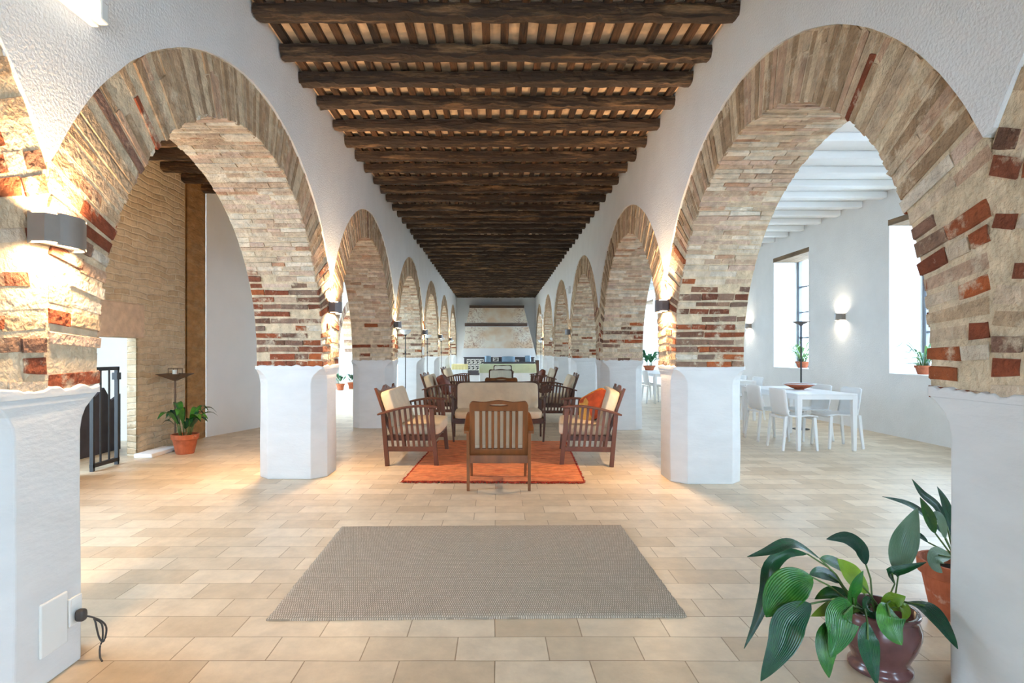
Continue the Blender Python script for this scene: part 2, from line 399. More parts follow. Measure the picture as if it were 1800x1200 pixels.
fl = MB(); fl.box((-12.5, BACKY-1, -.12), (9.2, ENDY+.6, 0)); tag(fl.build('floor', 'floor'), 'pale limestone tile floor laid in running bond', 'floor', None, 'structure')

# ---- the two arcades
def jit(c, a=.1, rr=R):
    k = 1+rr.uniform(-a, a); t = rr.uniform(-a, a)*.25
    return (min(1,c[0]*k*(1+t)), min(1,c[1]*k), min(1,c[2]*k*(1-t)), 1)
BEIGE = [lin((184,158,128)), lin((172,143,112)), lin((194,170,142)), lin((163,136,107)), lin((190,158,132))]
PALE = [lin((210,194,172)), lin((200,180,156)), lin((216,204,186)), lin((197,171,152)), lin((188,162,138))]
REDS = [lin((146,76,42)), lin((130,66,40)), lin((158,84,44)), lin((114,80,62)), lin((126,94,78)), lin((134,106,88)), lin((118,66,44))]
MORT = lin((208,188,158))
def arch(side, k, yc):
    rr = random.Random(side*100+k)
    xf = (WL if side < 0 else WR) + side*.015     # front plane (recessed behind the plaster)
    xb = xf+side*(TH-.03)
    mb = MB()
    def jt(): return rr.uniform(-.004, .004)
    n = 96 if k < 4 else 60
    th0 = 0.0
    ths = [PI*i/n for i in range(n+1)]
    def outer(th):
        r = RE(th); c = abs(math.cos(th))
        if c*r > BAY/2: r = BAY/2/c
        return r
    # mortar shell
    V = []; F = []
    rin = RI+.012
    prof = [(rin, -(ZC-1.13), BAY/2)]
    pts_in = [(yc+rin, 1.13)]+[(yc+rin*math.cos(t), ZC+rin*math.sin(t)) for t in ths]+[(yc-rin, 1.13)]
    pts_out = [(yc+BAY/2, 1.13)]+[(yc+outer(t)*math.cos(t), ZC+outer(t)*math.sin(t)) for t in ths]+[(yc-BAY/2, 1.13)]
    for x in (xf, xb):
        for p in pts_in: V.append((x,)+p)
        for p in pts_out: V.append((x,)+p)
    m = len(pts_in)
    for i in range(m-1):
        F.append((i, i+1, m+i+1, m+i)); F.append((2*m+i, 3*m+i, 3*m+i+1, 2*m+i+1))
        F.append((i, 2*m+i, 2*m+i+1, i+1)); F.append((m+i, m+i+1, 3*m+i+1, 3*m+i))
    mb.add(V, F, tuple(MORT)+(1,))
    # brick courses: polar cells on the front face and on the soffit
    def cell_front(ta, tb, ra, rb, out, col):
        x0 = xf-side*out; x1 = xf+side*.01
        P = []
        for x in (x0, x1):
            for t, r in ((ta+jt(),ra+jt()*2),(tb+jt(),ra+jt()*2),(tb+jt(),rb+jt()*2),(ta+jt(),rb+jt()*2)): P.append((x, yc+r*math.cos(t), ZC+r*math.sin(t)))
        mb.add(P, [(0,1,2,3),(0,4,5,1),(1,5,6,2),(2,6,7,3),(3,7,4,0)], col)
    def cell_soffit(ta, tb, xa, xb_, out, col):
        P = []
        for r in (rin-out, rin+.01):
            for x, t in ((xa+jt(),ta+jt()),(xb_+jt(),ta+jt()),(xb_+jt(),tb+jt()),(xa+jt(),tb+jt())): P.append((x, yc+r*math.cos(t), ZC+r*math.sin(t)))
        mb.add(P, [(0,1,2,3),(0,4,5,1),(1,5,6,2),(2,6,7,3),(3,7,4,0)], col)
    dth = .052/RI; t = -.11/RI; L_TOP = PI+.11/RI
    red_top = .50 if k in (0,1) else (.36 if k == 2 else .3)
    while t < L_TOP-.5*dth:
        near = t > PI/2                                   # springing on the camera's side of the arch
        lowness = min(abs(t), abs(PI-t))
        far_p = {0: .3, 1: .8, 2: .14 if side < 0 else .5}.get(k, .22)
        red_p = far_p if not near else (.35 if k < 2 else .2)
        e = max(0, min(1, (red_top-lowness)/.12)) if t < 0 or t > PI or lowness < red_top else 0
        if t < 0 or t > PI: e = 1
        if e > 0: d = dth*rr.uniform(1.32, 1.5); g = d*rr.uniform(.26,.4)
        else: d = dth*rr.uniform(.85, 1.15); g = dth*rr.uniform(.12,.3)
        tm = t+d/2
        stepo = rr.uniform(-.004, .016)
        # soffit bricks
        x = xf; endx = xb
        while side*(endx-x) > .02:
            ln = rr.uniform(.12,.3) if e <= 0 else rr.uniform(.10,.32)
            x2 = x+side*min(ln, side*(endx-x)) if side*(endx-x) > ln+.08 else endx
            u = rr.random()
            if e > 0 and u < red_p*e: col = jit(rr.choice(REDS), .22, rr); o_ = stepo+rr.uniform(0,.008)
            elif u < .93 or e <= 0: col = jit(rr.choice(PALE), .1, rr); o_ = stepo+rr.uniform(-.004,.004)
            else: col = None
            if e <= 0 and u < .10: col = jit(rr.choice([lin((184,146,118)), lin((170,130,104)), lin((196,160,134))]), .1, rr)
            if col: cell_soffit(t+g*.5, t+d-g*.5, x+side*.001, x2-side*.006, max(.001,o_), col)
            x = x2
        # front ring bricks (voussoirs)
        r0 = rin; rt = outer(max(0,min(PI,tm)))
        if abs(math.cos(tm))*rt > BAY/2-.001 or tm < 0 or tm > PI: rt = BAY/2/abs(math.cos(tm))
        r = r0-max(0,stepo)
        while r < rt-.03:
            ln = rr.uniform(.1,.3) if e > .15 else rr.uniform(.2,.6); r2 = r+ln if rt-r > ln+.08 else rt-.004
            u = rr.random()
            if u < .015+(.42 if k in (0, 1) else .25)*e: col = jit(rr.choice(REDS), .22, rr); o_ = rr.uniform(.003,.014)
            else: col = jit(rr.choice(BEIGE if e < .3 else BEIGE+PALE), .08, rr); o_ = rr.uniform(-.003,.012)
            if o_ > 0: cell_front(t+g*.5, t+d-g*.5, r, r2-.006, o_, col)
            r = r2
        t += d
    o = mb.build('brick_arch', 'masonry')
    nm = ['arch beside the camera', 'nearest full arch', 'second arch', 'third arch', 'fourth arch', 'fifth arch', 'sixth arch'][k]
    tag(o, '%s of the %s arcade, weathered beige brick ring' % (nm, 'left' if side < 0 else 'right'), 'arch', 'brick arches of the arcades', 'structure')
ORD = ['first', 'second', 'third', 'fourth', 'fifth', 'sixth', 'seventh']
def octo(x0, x1, y0, y1, c):
    return [(x0+c,y0),(x1-c,y0),(x1,y0+c),(x1,y1-c),(x1-c,y1),(x0+c,y1),(x0,y1-c),(x0,y0+c)]
def pillar(side, k, yc):
    """white octagonal plinth under two half arches"""
    x0, x1 = sorted((WL, WL-TH) if side < 0 else (WR, WR+TH)); hw = BAY/2-RI
    y0, y1 = yc-hw, yc+hw
    rr = random.Random(k*7+side)
    lv = [(0,.13,.0),(.02,.13,0),(.35,.131,.002),(.7,.129,-.002),(.97,.13,0),(1.02,.122,0),(1.06,.10,0),(1.095,.066,.001),(1.125,.025,.002)]
    V = []; F = []
    for z, c, g in lv:
        for x, y in octo(x0-g, x1+g, y0-g, y1+g, c): V.append((x+rr.uniform(-.002,.002), y+rr.uniform(-.002,.002), z))
    for i in range(len(lv)-1):
        for j in range(8): F.append((i*8+j, i*8+(j+1)%8, i*8+8+(j+1)%8, i*8+8+j))
    F.append(tuple((len(lv)-1)*8+j for j in range(8))); F.append(tuple(range(8))[::-1])
    p = MB(); p.add(V, F)
    # ragged plaster lip where the plaster meets the brick
    per = octo(x0-.004, x1+.004, y0-.004, y1+.004, .02); n = 96; ring = []
    tot = []
    for i in range(8):
        a = Vector(per[i]); b = Vector(per[(i+1)%8]); m = max(1, int((b-a).length/.025))
        for q in range(m): ring.append(a.lerp(b, q/m))
    V = []; n = len(ring)
    zz = [1.155+.018*noise.noise(Vector((q.x*14,q.y*14,k*3+side)))+.012*noise.noise(Vector((q.x*45,q.y*45,k*3+side))) for q in ring]
    cx, cyy = (x0+x1)/2, yc
    for q, z in zip(ring, zz): V.append((q.x, q.y, 1.122)); 
    for q, z in zip(ring, zz): V.append((q.x, q.y, z))
    for q, z in zip(ring, zz): V.append((q.x+(cx-q.x)*.06, q.y+(cyy-q.y)*.06, z+.004))
    F = []
    for i in range(n):
        j = (i+1)%n; F.append((i,j,n+j,n+i)); F.append((n+i,n+j,2*n+j,2*n+i))
    p.add(V, F)
    o = p.build('pillar', 'plinth_plaster', bevel=.006)
    tag(o, '%s white plastered octagonal pillar from the camera in the %s arcade' % (ORD[k], 'left' if side < 0 else 'right'), 'pillar', 'white pillars of the arcades', 'structure')
def spandrel(side):
    """white plaster wall over the arches, cut by the outer curves"""
    x0 = (WL if side < 0 else WR)-side*.004; x1 = (WL if side < 0 else WR)+side*(TH+.004)
    cs = [C0[side]+BAY*i for i in range(-1, 7)]
    def low(y):
        z = 0
        for c in cs:
            dy = abs(y-c)
            if dy <= BAY/2+1e-6:
                # solve r = RE(th)
                th = math.asin(min(1, max(0, 1)))
                lo, hi = 0, PI/2
                for _ in range(40):
                    m = (lo+hi)/2
                    if RE(m)*math.cos(m) > dy: lo = m
                    else: hi = m
                z = max(z, ZC+RE(lo)*math.sin(lo))
        return z if z > 0 else 0
    ys = []; 
    y = BACKY
    while y < cs[-1]+BAY/2: ys.append(y); y += .04
    ys.append(cs[-1]+BAY/2)
    V = []; F = []
    for y in ys:
        z = low(y)+.006*noise.noise(Vector((y*7, side*3, 0)))+.004*noise.noise(Vector((y*31, side, 4)))
        V += [(x0,y,z),(x0,y,HC),(x1,y,HC),(x1,y,z)]
    for i in range(len(ys)-1):
        a = i*4
        F += [(a,a+4,a+5,a+1),(a+2,a+6,a+7,a+3),(a+3,a+7,a+4,a),(a+1,a+5,a+6,a+2)]
    b = MB(); b.add(V, F)
    ye = cs[-1]+BAY/2
    b.box((min(x0,x1), ye, 0), (max(x0,x1), ENDY, HC))
    o = b.build('wall_left' if side < 0 else 'wall_right', 'plaster')
    tag(o, 'rough white plaster wall above the %s brick arches' % ('left' if side < 0 else 'right'), 'wall', None, 'structure')
for s in (-1, 1):
    spandrel(s)
    for k in range(7):
        arch(s, k, C0[s]+BAY*k)
        pillar(s, k, C0[s]+BAY*(k+.5))

# ---- nave ceiling: tile slab, battens, beams
def beam_mesh(x0, x1, wd, ht, seed, amp=.020, seg=90):
    V = []; F = []
    nseg = seg; prof = [(-.5,0),(-.46,-.6),(-.36,-.94),(0,-1),(.36,-.95),(.47,-.6),(.5,0)]
    for i in range(nseg+1):
        x = x0+(x1-x0)*i/nseg
        for j, (a, b) in enumerate(prof):
            n = noise.noise(Vector((x*4, j*1.7, seed*5.1)))*amp+noise.noise(Vector((x*15, j*2.9, seed*3.3)))*amp*.7
            V.append((x, a*wd+(n if a > 0 else -n), ht+b*ht+(n*1.2 if b < -.5 else 0)))
    k = len(prof)
    for i in range(nseg):
        for j in range(k-1): F.append((i*k+j, i*k+j+1, (i+1)*k+j+1, (i+1)*k+j))
        F.append((i*k+k-1, i*k, (i+1)*k, (i+1)*k+k-1))
    F.append(tuple(range(k))); F.append(tuple(nseg*k+j for j in range(k))[::-1])
    b = MB(); b.add(V, F); return b
boxobj('ceiling', (WL-TH-.002, BACKY, HC), (WR+TH+.002, ENDY+.5, HC+.15), 'ceiling_tile', label='nave ceiling of pale clay tiles between dark battens', cat='ceiling')
ceil = bpy.data.objects['ceiling']
nb_ = 24
for i in range(nb_):
    x = WL+.07+(WR-WL-.14)*i/(nb_-1)
    bb = MB(); V = []; F = []
    n = 40
    for q in range(n+1):
        y = BACKY+(ENDY-BACKY)*q/n
        wv = .004*noise.noise(Vector((y*2, i*3.1, 0)))
        V += [(x-.032+wv,y,HC),(x+.032+wv,y,HC),(x+.03+wv,y,HC-.035),(x-.03+wv,y,HC-.035)]
    for q in range(n):
        a = q*4
        for k in range(4): F.append((a+k,a+(k+1)%4,a+4+(k+1)%4,a+4+k))
    bb.add(V, F); bb.build('batten', 'batten_wood', ceil)
protos = []
for v in range(4):
    o = beam_mesh(WL+.006, WR-.006, .15, HC-.035-HB, v+1).build('ceiling_beam', 'old_timber')
    protos.append(o)
y = 2.13; i = 0
ys = []
while y < ENDY-.15: ys.append(y); y += .5
for i, y in enumerate(ys):
    o = protos[i] if i < 4 else protos[i%4].copy()
    if i >= 4: C.objects.link(o)
    o.location = (0, y+R.uniform(-.03,.03), HB+R.uniform(-.012,.012)); o.rotation_euler = (0, 0, R.uniform(-.006,.006)+(PI if R.random() < .5 else 0))
    tag(o, 'dark weathered timber beam spanning the nave ceiling between the two arcades', 'beam', 'dark beams across the nave ceiling', 'structure')

# ---- left aisle
boxobj('ceiling_left', (LX-.6, BACKY, HC), (WL-TH-.004, 11.6, HC+.15), 'ceiling_tile', label='left aisle ceiling of clay tiles over dark beams', cat='ceiling')
lp = beam_mesh(LX+.006, WL-TH-.01, .17, HC-.02-HB, 9, seg=40).build('ceiling_beam', 'old_timber')
for i in range(16):
    o = lp if i == 0 else lp.copy()
    if i: C.objects.link(o)
    o.location = (0, 2.6+i*.5, HB)
    if 2.6+i*.5 > 8.6: o.scale = (.86, 1, 1); o.location.x = -.42
    tag(o, 'dark timber beam under the left aisle ceiling, behind the left arches', 'beam', 'dark beams in the left aisle', 'structure')
DY0, DY1, DZ = 5.75, 7.06, 1.47          # low doorway in the brick wall
wb = MB()
def rough_sheet(mb, y0, y1, z0, z1, x, amp, seed, st=.06, depth=.13):
    ny = max(1, int((y1-y0)/st)); nz = max(1, int((z1-z0)/.05)); V = []; F = []
    for i in range(ny+1):
        for j in range(nz+1):
            yy = y0+(y1-y0)*i/ny; zz = z0+(z1-z0)*j/nz
            dx = amp*(noise.noise(Vector((yy*1.5, zz*9, seed)))+.5*noise.noise(Vector((yy*9, zz*22, seed+3))))
            if i in (0, ny): dx = 0
            V.append((x+dx, yy, zz))
    for i in range(ny):
        for j in range(nz):
            a = i*(nz+1)+j; F.append((a, a+1, a+nz+2, a+nz+1))
    mb.add(V, F); mb.box((x-depth, y0, z0), (x-amp*1.6, y1, z1))
rough_sheet(wb, BACKY, 2.4, 0, HC, LX, .012, 1); rough_sheet(wb, 2.4, 4.4, 3.2, HC, LX, .012, 6); rough_sheet(wb, 2.4, 4.4, 0, .9, LX, .012, 8); rough_sheet(wb, 4.4, DY0, 0, HC, LX, .012, 7)  # gap in the sheets: unseen window added to bring daylight into the aisle
portal(LX-.3, 3.4, 2.05, 2.3, 2.0, (0, -PI/2, 0))
rough_sheet(wb, DY0, DY1, DZ, HC, LX, .012, 2)
rough_sheet(wb, DY1, 8.14, 0, HC, LX, .012, 5)
tag(wb.build('wall_left_outer', 'brick_wall'), 'rough beige brick wall of the left aisle with a low doorway', 'wall', None, 'structure')
q = MB(); rough_sheet(q, 8.14, 8.66, 0, HC, LX+.03, .014, 11, depth=.16)
tag(q.build('trim_1', 'quoin'), 'darker brown brick strip ending the left aisle wall', 'trim', None, 'structure')
li = MB(); li.box((LX-.13, 6.3, DZ+.0), (LX+.02, DY1+.12, DZ+.42))
tag(li.build('door_lintel', 'lintel_stone', bevel=.02), 'pale stone lintel over the low doorway', 'lintel', None, 'structure')
wc = MB(); a = Vector((LX+.035, 8.66)); b2 = Vector((-3.72, 10.85)); nrm = Vector((-(b2-a).y, (b2-a).x)).normalized()*.2
c2 = b2+Vector((-.9, .25))
wc.prism([(a.x,a.y),(b2.x,b2.y),(c2.x,c2.y),(a.x+nrm.x*1.0,a.y+.25)], 'z', 0, HC)
tag(wc.build('wall_left_white', 'smooth_white'), 'plain white wall angling in behind the left arch', 'wall', None, 'structure')
# doorway recess and its white passage under an added, unseen roof that dims it
ps = MB()
ps.box((LX-2.0, DY0-.9, 0), (LX-1.9, DY1+1.35, 3.2)); ps.box((LX-1.9, DY1+1.25, 0), (LX-.14, DY1+1.35, 3.2)); ps.box((LX-2.0, DY0-.9, 2.6), (LX-.14, DY1+1.35, 2.7))
tag(ps.build('wall_passage', 'smooth_white'), 'bluish white passage walls seen through the low doorway', 'wall', None, 'structure')
st_ = MB(); st_.box((LX+.016, DY1-.1, 0), (LX+.24, 7.55, .05))
tag(st_.build('threshold_step', 'smooth_white', bevel=.008), 'low white step at the foot of the brick wall by the doorway', 'step', None, 'structure')
g = thing('iron_gate', 'black iron bar gate standing open in the low doorway', 'gate', (LX+.07, 6.17, 0))
f_ = MB()
for yy in (.0, .40): f_.box((-.02, yy-.014, .0), (.02, yy+.014, 1.13))
f_.box((-.02, -.018, 1.09), (.02, .418, 1.13)); f_.box((-.02, -.018, .04), (.02, .418, .08))
f_.build('gate_frame', 'black_iron', g)
for yy in (.13, .27):
    k = MB(); k.tube([(0, yy, .06), (0, yy, 1.1)], .011); k.build('bar', 'black_iron', g)
k = MB(); k.box((-.03,.36,.98),(.03,.43,1.06)); k.build('latch', 'black_iron', g)
tp = MB(); tp.prism([(5.9,.0),(7.62,.0),(7.62,.74),(7.54,.70),(7.44,.66),(7.3,.84),(7.12,.72),(6.9,.9),(6.5,.8),(5.9,.8)], 'x', LX-.62, LX-.58)
tag(tp.build('dark_screen', 'tarp'), 'dark pointed screen behind the iron gate in the doorway', 'screen')

# bright room beyond the left aisle
boxobj('ceiling_far_left', (-6.6, 11.6, HC), (WL-TH-.004, ENDY+.5, HC+.15), 'smooth_white', label='white ceiling of the bright far left room', cat='ceiling')
X2 = -5.55
def far_arcade():
    w2 = MB()
    for k in range(3):
        yc = 14.1+3.85*k
        a_ = MB(); n = 40; V = []; F = []
        pin = [(yc+1.6*math.cos(PI*i/n), 1.3+1.6*math.sin(PI*i/n)) for i in range(n+1)]
        po = [(yc+1.92*math.cos(PI*i/n), 1.3+1.95*math.sin(PI*i/n)) for i in range(n+1)]
        for x in (X2, X2-.7):
            V += [(x,)+p for p in pin]; V += [(x,)+p for p in po]
        m = n+1
        for i in range(n):
            F += [(i,i+1,m+i+1,m+i),(2*m+i,3*m+i,3*m+i+1,2*m+i+1),(i,2*m+i,2*m+i+1,i+1),(m+i,m+i+1,3*m+i+1,3*m+i)]
        cols = [jit(R.choice(BEIGE+REDS[3:]+PALE), .15) for _ in range(len(F)//4) for _ in range(4)]
        for fi in range(len(F)): a_.add([V[j] for j in F[fi]], [(0,1,2,3)], cols[fi])
        tag(a_.build('brick_arch', 'masonry'), '%s brick arch in the bright far left room' % ['nearest', 'middle', 'farthest'][k], 'arch', 'arches of the far left room', 'structure')
    for k in range(4):
        yp = 14.1-1.925+3.85*k
        pp = MB(); pp.prism(octo(X2-.72, X2+.02, yp-.32, yp+.32, .12), 'z', 0, 1.2)
        tag(pp.build('pillar', 'plinth_plaster'), '%s white pillar in the bright far left room' % ORD[k], 'pillar', 'pillars of the far left room', 'structure')
        pb = MB(); pb.box((X2-.69, yp-.30, 1.2), (X2-.01, yp+.30, 1.34), jit(PALE[3])); tag(pb.build('trim_%d' % (k+2), 'masonry'), None, None, None, 'structure')
    w2 = MB(); V = []; F = []; ys_ = [12.2+.05*i for i in range(int((ENDY-12.2)/.05)+1)]
    for y in ys_:
        z = 1.34
        for k in range(3):
            dy = abs(y-(14.1+3.85*k))
            if dy < 1.92: z = max(z, 1.3+1.95*math.sqrt(1-(dy/1.92)**2))
        V += [(X2+.01,y,z),(X2+.01,y,HC),(X2-.71,y,HC),(X2-.71,y,z)]
    for i in range(len(ys_)-1):
        a = i*4; F += [(a,a+4,a+5,a+1),(a+2,a+6,a+7,a+3),(a+3,a+7,a+4,a)]
    w2.add(V, F); tag(w2.build('wall_far_left', 'plaster'), 'white wall over the arches of the far left room', 'wall', None, 'structure')
far_arcade()
boxobj('wall_courtyard', (-9.6, 11, 0), (-9.4, ENDY+.5, 2.6), 'smooth_white', label='white wall across the open side of the far left room', cat='wall')

# ---- right aisle
boxobj('ceiling_right', (WR+TH+.004, BACKY, HC), (RX+.6, ENDY+.5, HC+.15), 'smooth_white', label='white ceiling of the right aisle between white beams', cat='ceiling')
rb = MB(); rb.box((WR+TH+.01, -.07, 0), (RX-.004, .07, HC-3.72)); rbo = rb.build('ceiling_beam', 'smooth_white', bevel=.015)
for i in range(36):
    o = rbo if i == 0 else rbo.copy()
    if i: C.objects.link(o)
    o.location = (0, 3.0+i*.6, 3.72)
    tag(o, 'white painted beam under the right aisle ceiling', 'beam', 'white beams in the right aisle', 'structure')
WINS = [(.6,2.0), (3.9,5.3), (7.5,8.9), (11.2,12.6), (14.9,16.3), (18.6,20.0), (22.3,23.7)]
SILL, WTOP, REC = .96, 3.36, .55
wr = MB(); yprev = BACKY
for y0, y1 in WINS:
    wr.box((RX, yprev, 0), (RX+REC+.1, y0, HC)); wr.box((RX, y0, 0), (RX+REC+.1, y1, SILL)); wr.box((RX, y0, WTOP), (RX+REC+.1, y1, HC)); yprev = y1
wr.box((RX, yprev, 0), (RX+REC+.1, ENDY, HC))
tag(wr.build('wall_right_outer', 'plaster'), 'white plaster outer wall of the right aisle with deep tall windows', 'wall', None, 'structure')
for i, (y0, y1) in enumerate(WINS):
    f = MB(); xw = RX+REC
    for a, b in ((y0,y0+.07),(y1-.07,y1),((y0+y1)/2-.05,(y0+y1)/2+.05)): f.box((xw-.03,a,SILL),(xw+.05,b,WTOP))
    for z in (SILL, WTOP-.09): f.box((xw-.03,y0,z),(xw+.05,y1,z+.09))
    for z in [SILL+.09+k*.555 for k in range(1,4)]: f.box((xw-.012,y0,z-.018),(xw+.03,y1,z+.018))
    wo = f.build('window_%d' % (i+1), 'window_frame', bevel=.006)
    tag(wo, 'tall grey framed %s window in the right aisle wall' % ORD[i], 'window', None, 'structure')
    gl = MB(); gl.box((xw+.008,y0+.05,SILL+.05),(xw+.014,y1-.05,WTOP-.05)); gl.build('pane', 'glass', wo)
    ln = MB(); ln.box((RX-.004, y0-.02, WTOP-.09), (RX+REC-.032, y1+.02, WTOP)); ln.build('wood_lintel', 'lintel_wood', wo)
    sl = MB(); sl.box((RX-.012, y0, SILL-.012), (RX+REC-.032, y1, SILL+.004)); sl.build('sill', 'smooth_white', wo)
    portal(xw+.2, (y0+y1)/2, (SILL+WTOP)/2, WTOP-SILL, y1-y0, (0, PI/2, 0))
BO = [(-.8,.8,0,2.3), (3.4,5.2,.6,3.2)]   # unseen openings added in the wall behind the camera for daylight
bw_ = MB(); xp = LX-.6
for a, b, z0, z1 in BO:
    bw_.box((xp, BACKY-.4, 0), (a, BACKY, HC)); bw_.box((a, BACKY-.4, z1), (b, BACKY, HC)); xp = b
    if z0 > 0: bw_.box((a, BACKY-.4, 0), (b, BACKY, z0))
    portal((a+b)/2, BACKY-.45, (z0+z1)/2, b-a, z1-z0, (PI/2, 0, PI))
bw_.box((xp, BACKY-.4, 0), (RX+.65, BACKY, HC))
tag(bw_.build('wall_back', 'smooth_white'), 'white wall behind the camera with openings added for daylight', 'wall', None, 'structure')
portal(-7.4, 18.5, HC/2, HC, 13.5, (0, -PI/2, 0))

# ---- end wall with the big painted chimney hood
we = MB(); xp = -10
for a, b in ((-5.2,-2.9),(2.9,5.6)):  # unseen windows at the aisle ends, added to brighten the far bays
    we.box((xp, ENDY, 0), (a, ENDY+.2, HC)); we.box((a, ENDY, 0), (b, ENDY+.2, .5)); we.box((a, ENDY, 3.3), (b, ENDY+.2, HC)); xp = b
    portal((a+b)/2, ENDY+.25, 1.9, b-a, 2.8, (-PI/2, 0, PI))
we.box((xp, ENDY, 0), (RX+.7, ENDY+.2, HC))
tag(we.build('wall_end', 'smooth_white'), 'white end wall behind the painted chimney hood', 'wall', None, 'structure')
hd = thing('chimney_hood', 'tapering chimney hood with faded red frescoes on the end wall', 'chimney hood', (.1, 24.0, 0), kind='structure')
def hp(px, py, d):
    p = at(px, py, d); return (p.x-.1, p.y-24.0, p.z)
hb = MB()
lo = [hp(811,628,24.0), hp(943,628,24.0), (1.62,1.29,1.06), (-1.58,1.29,1.06)]
hi = [hp(827,536,24.75), hp(920,536,24.75), (1.05,1.29,3.33), (-1.25,1.29,3.33)]
hb.add(lo+hi, [(0,1,5,4),(1,2,6,5),(3,0,4,7),(4,5,6,7),(0,3,2,1)]); hb.build('hood_body', 'smooth_white', hd)
def on_hood(px, py, out=.01):
    t = (628-py)/92.; d = 24.0+.75*t-out; return hp(px, py, d)
fp = MB(); fp.add([on_hood(814.5,612),on_hood(939.5,612),on_hood(929,574),on_hood(818.5,574)], [(0,1,2,3)]); fp.add([on_hood(820,567),on_hood(927,567),on_hood(921,541),on_hood(825.5,541)], [(0,1,2,3)])
fp.build('fresco', 'fresco', hd)
for (xa, xb, ya, yb) in ((817,927,573.5,567.5),(825,921.5,541,536.5)):
    r = MB(); r.add([on_hood(xa,ya,.05),on_hood(xb,ya,.05),on_hood(xb,yb,.05),on_hood(xa,yb,.05),on_hood(xa,ya,-.05),on_hood(xb,ya,-.05),on_hood(xb,yb,-.05),on_hood(xa,yb,-.05)],
        [(0,1,2,3),(4,7,6,5),(0,4,5,1),(1,5,6,2),(2,6,7,3),(3,7,4,0)]); r.build('wood_rail', 'beam_brown', hd)
hs = MB(); hs.box((-1.58,.3,0),(-1.45,1.29,1.06)); hs.box((1.5,.3,0),(1.63,1.29,1.06)); hs.build('hearth_side', 'smooth_white', hd)
ct = thing('sideboard', 'dark slate sideboard under the chimney hood', 'sideboard', (.08, 24.25, 0))
c_ = MB(); c_.box((-1.42,-.4,.32),(1.5,.35,1.04)); c_.build('body', 'slate', ct, bevel=.01)
c_ = MB(); c_.box((-1.45,-.405,1.04),(1.53,.38,1.08)); c_.build('top', 'slate', ct, bevel=.006)
c_ = MB(); c_.box((-1.38,-.36,0),(1.46,.3,.32)); c_.build('plinth', 'smooth_white', ct)
def card(px, py, d, w_, h_, label, group):
    p = at(px, py, d); t = thing('photo_card', label, 'card', (p.x, p.y, p.z), group=group)
    b = MB(); b.box((-w_/2,-.01,-h_/2),(w_/2,.0,h_/2)); b.build('mount', 'card_white', t)
    b = MB()
    for (u, v, a, c) in ((-.2,.18,.16,.12),(.12,-.1,.2,.14),(-.1,-.28,.24,.08),(.15,.24,.14,.1)):
        b.box(((u-a)*w_,-.014,(v-c)*h_),((u+a)*w_,-.01,(v+c)*h_))
    b.build('picture', 'card_dark', t)
for r_ in range(2):
    for c in range(4):
        if r_ == 1 and c == 3: continue
        card(824+c*7.6, 635.5+r_*10.3, 23.84, .165, .225, 'small white mounted photo card on the left of the dark sideboard front', 'photo cards on the sideboard front')
card(871.5, 631.5, 23.84, .24, .16, 'wide white photo card on the sideboard between two blue pots', None)
card(909, 634, 23.84, .16, .1, 'pale card on the sideboard front right of the long blue pan', None)
stv = thing('serving_counter', 'long dark serving counter top carrying the blue cooking pots', 'counter', (.52, 23.2, 0))
s_ = MB(); s_.box((-1.05,-.3,.84),(1.05,.3,.885)); s_.build('top', 'slate', stv, bevel=.006)
for x in (-1, 1):
    for y in (-.25, .25):
        s_ = MB(); s_.box((x-.03,y-.03,0),(x+.03,y+.03,.84)); s_.build('leg', 'slate', stv)
def pot(px, d, r, h, sx, label):
    t = thing('cooking_pot', label, 'pot', (at(px,620,d).x, d, .885))
    b = MB(); b.lathe([(r*.94,0),(r,.02),(r,h),(r*.96,h),(r*.95,.03),(0,.025)], seg=28); o = b.build('pot_body', 'pot_metal', t, smooth=False); o.scale = (sx,1,1)
    b = MB(); b.lathe([(r*1.02,h),(r*1.0,h+.02),(.02,h+.035),(0,h+.035)], seg=28); o = b.build('lid', 'pot_metal', t); o.scale = (sx,1,1)
    for s in (-1,1):
        b = MB(); b.tube([(s*r*sx*.97,-.05,h*.7),(s*r*sx*1.08,-.04,h*.75),(s*r*sx*1.08,.04,h*.75),(s*r*sx*.97,.05,h*.7)], .008, 6); b.build('handle', 'dark_steel', t)
pot(857.5, 23.15, .125, .22, 1, 'tall round blue pot on the left of the serving counter')
pot(893.5, 23.15, .16, .20, 1.65, 'wide oval blue pan in the middle of the serving counter')
pot(928, 23.15, .12, .23, 1, 'tall round grey blue pot on the right of the serving counter')

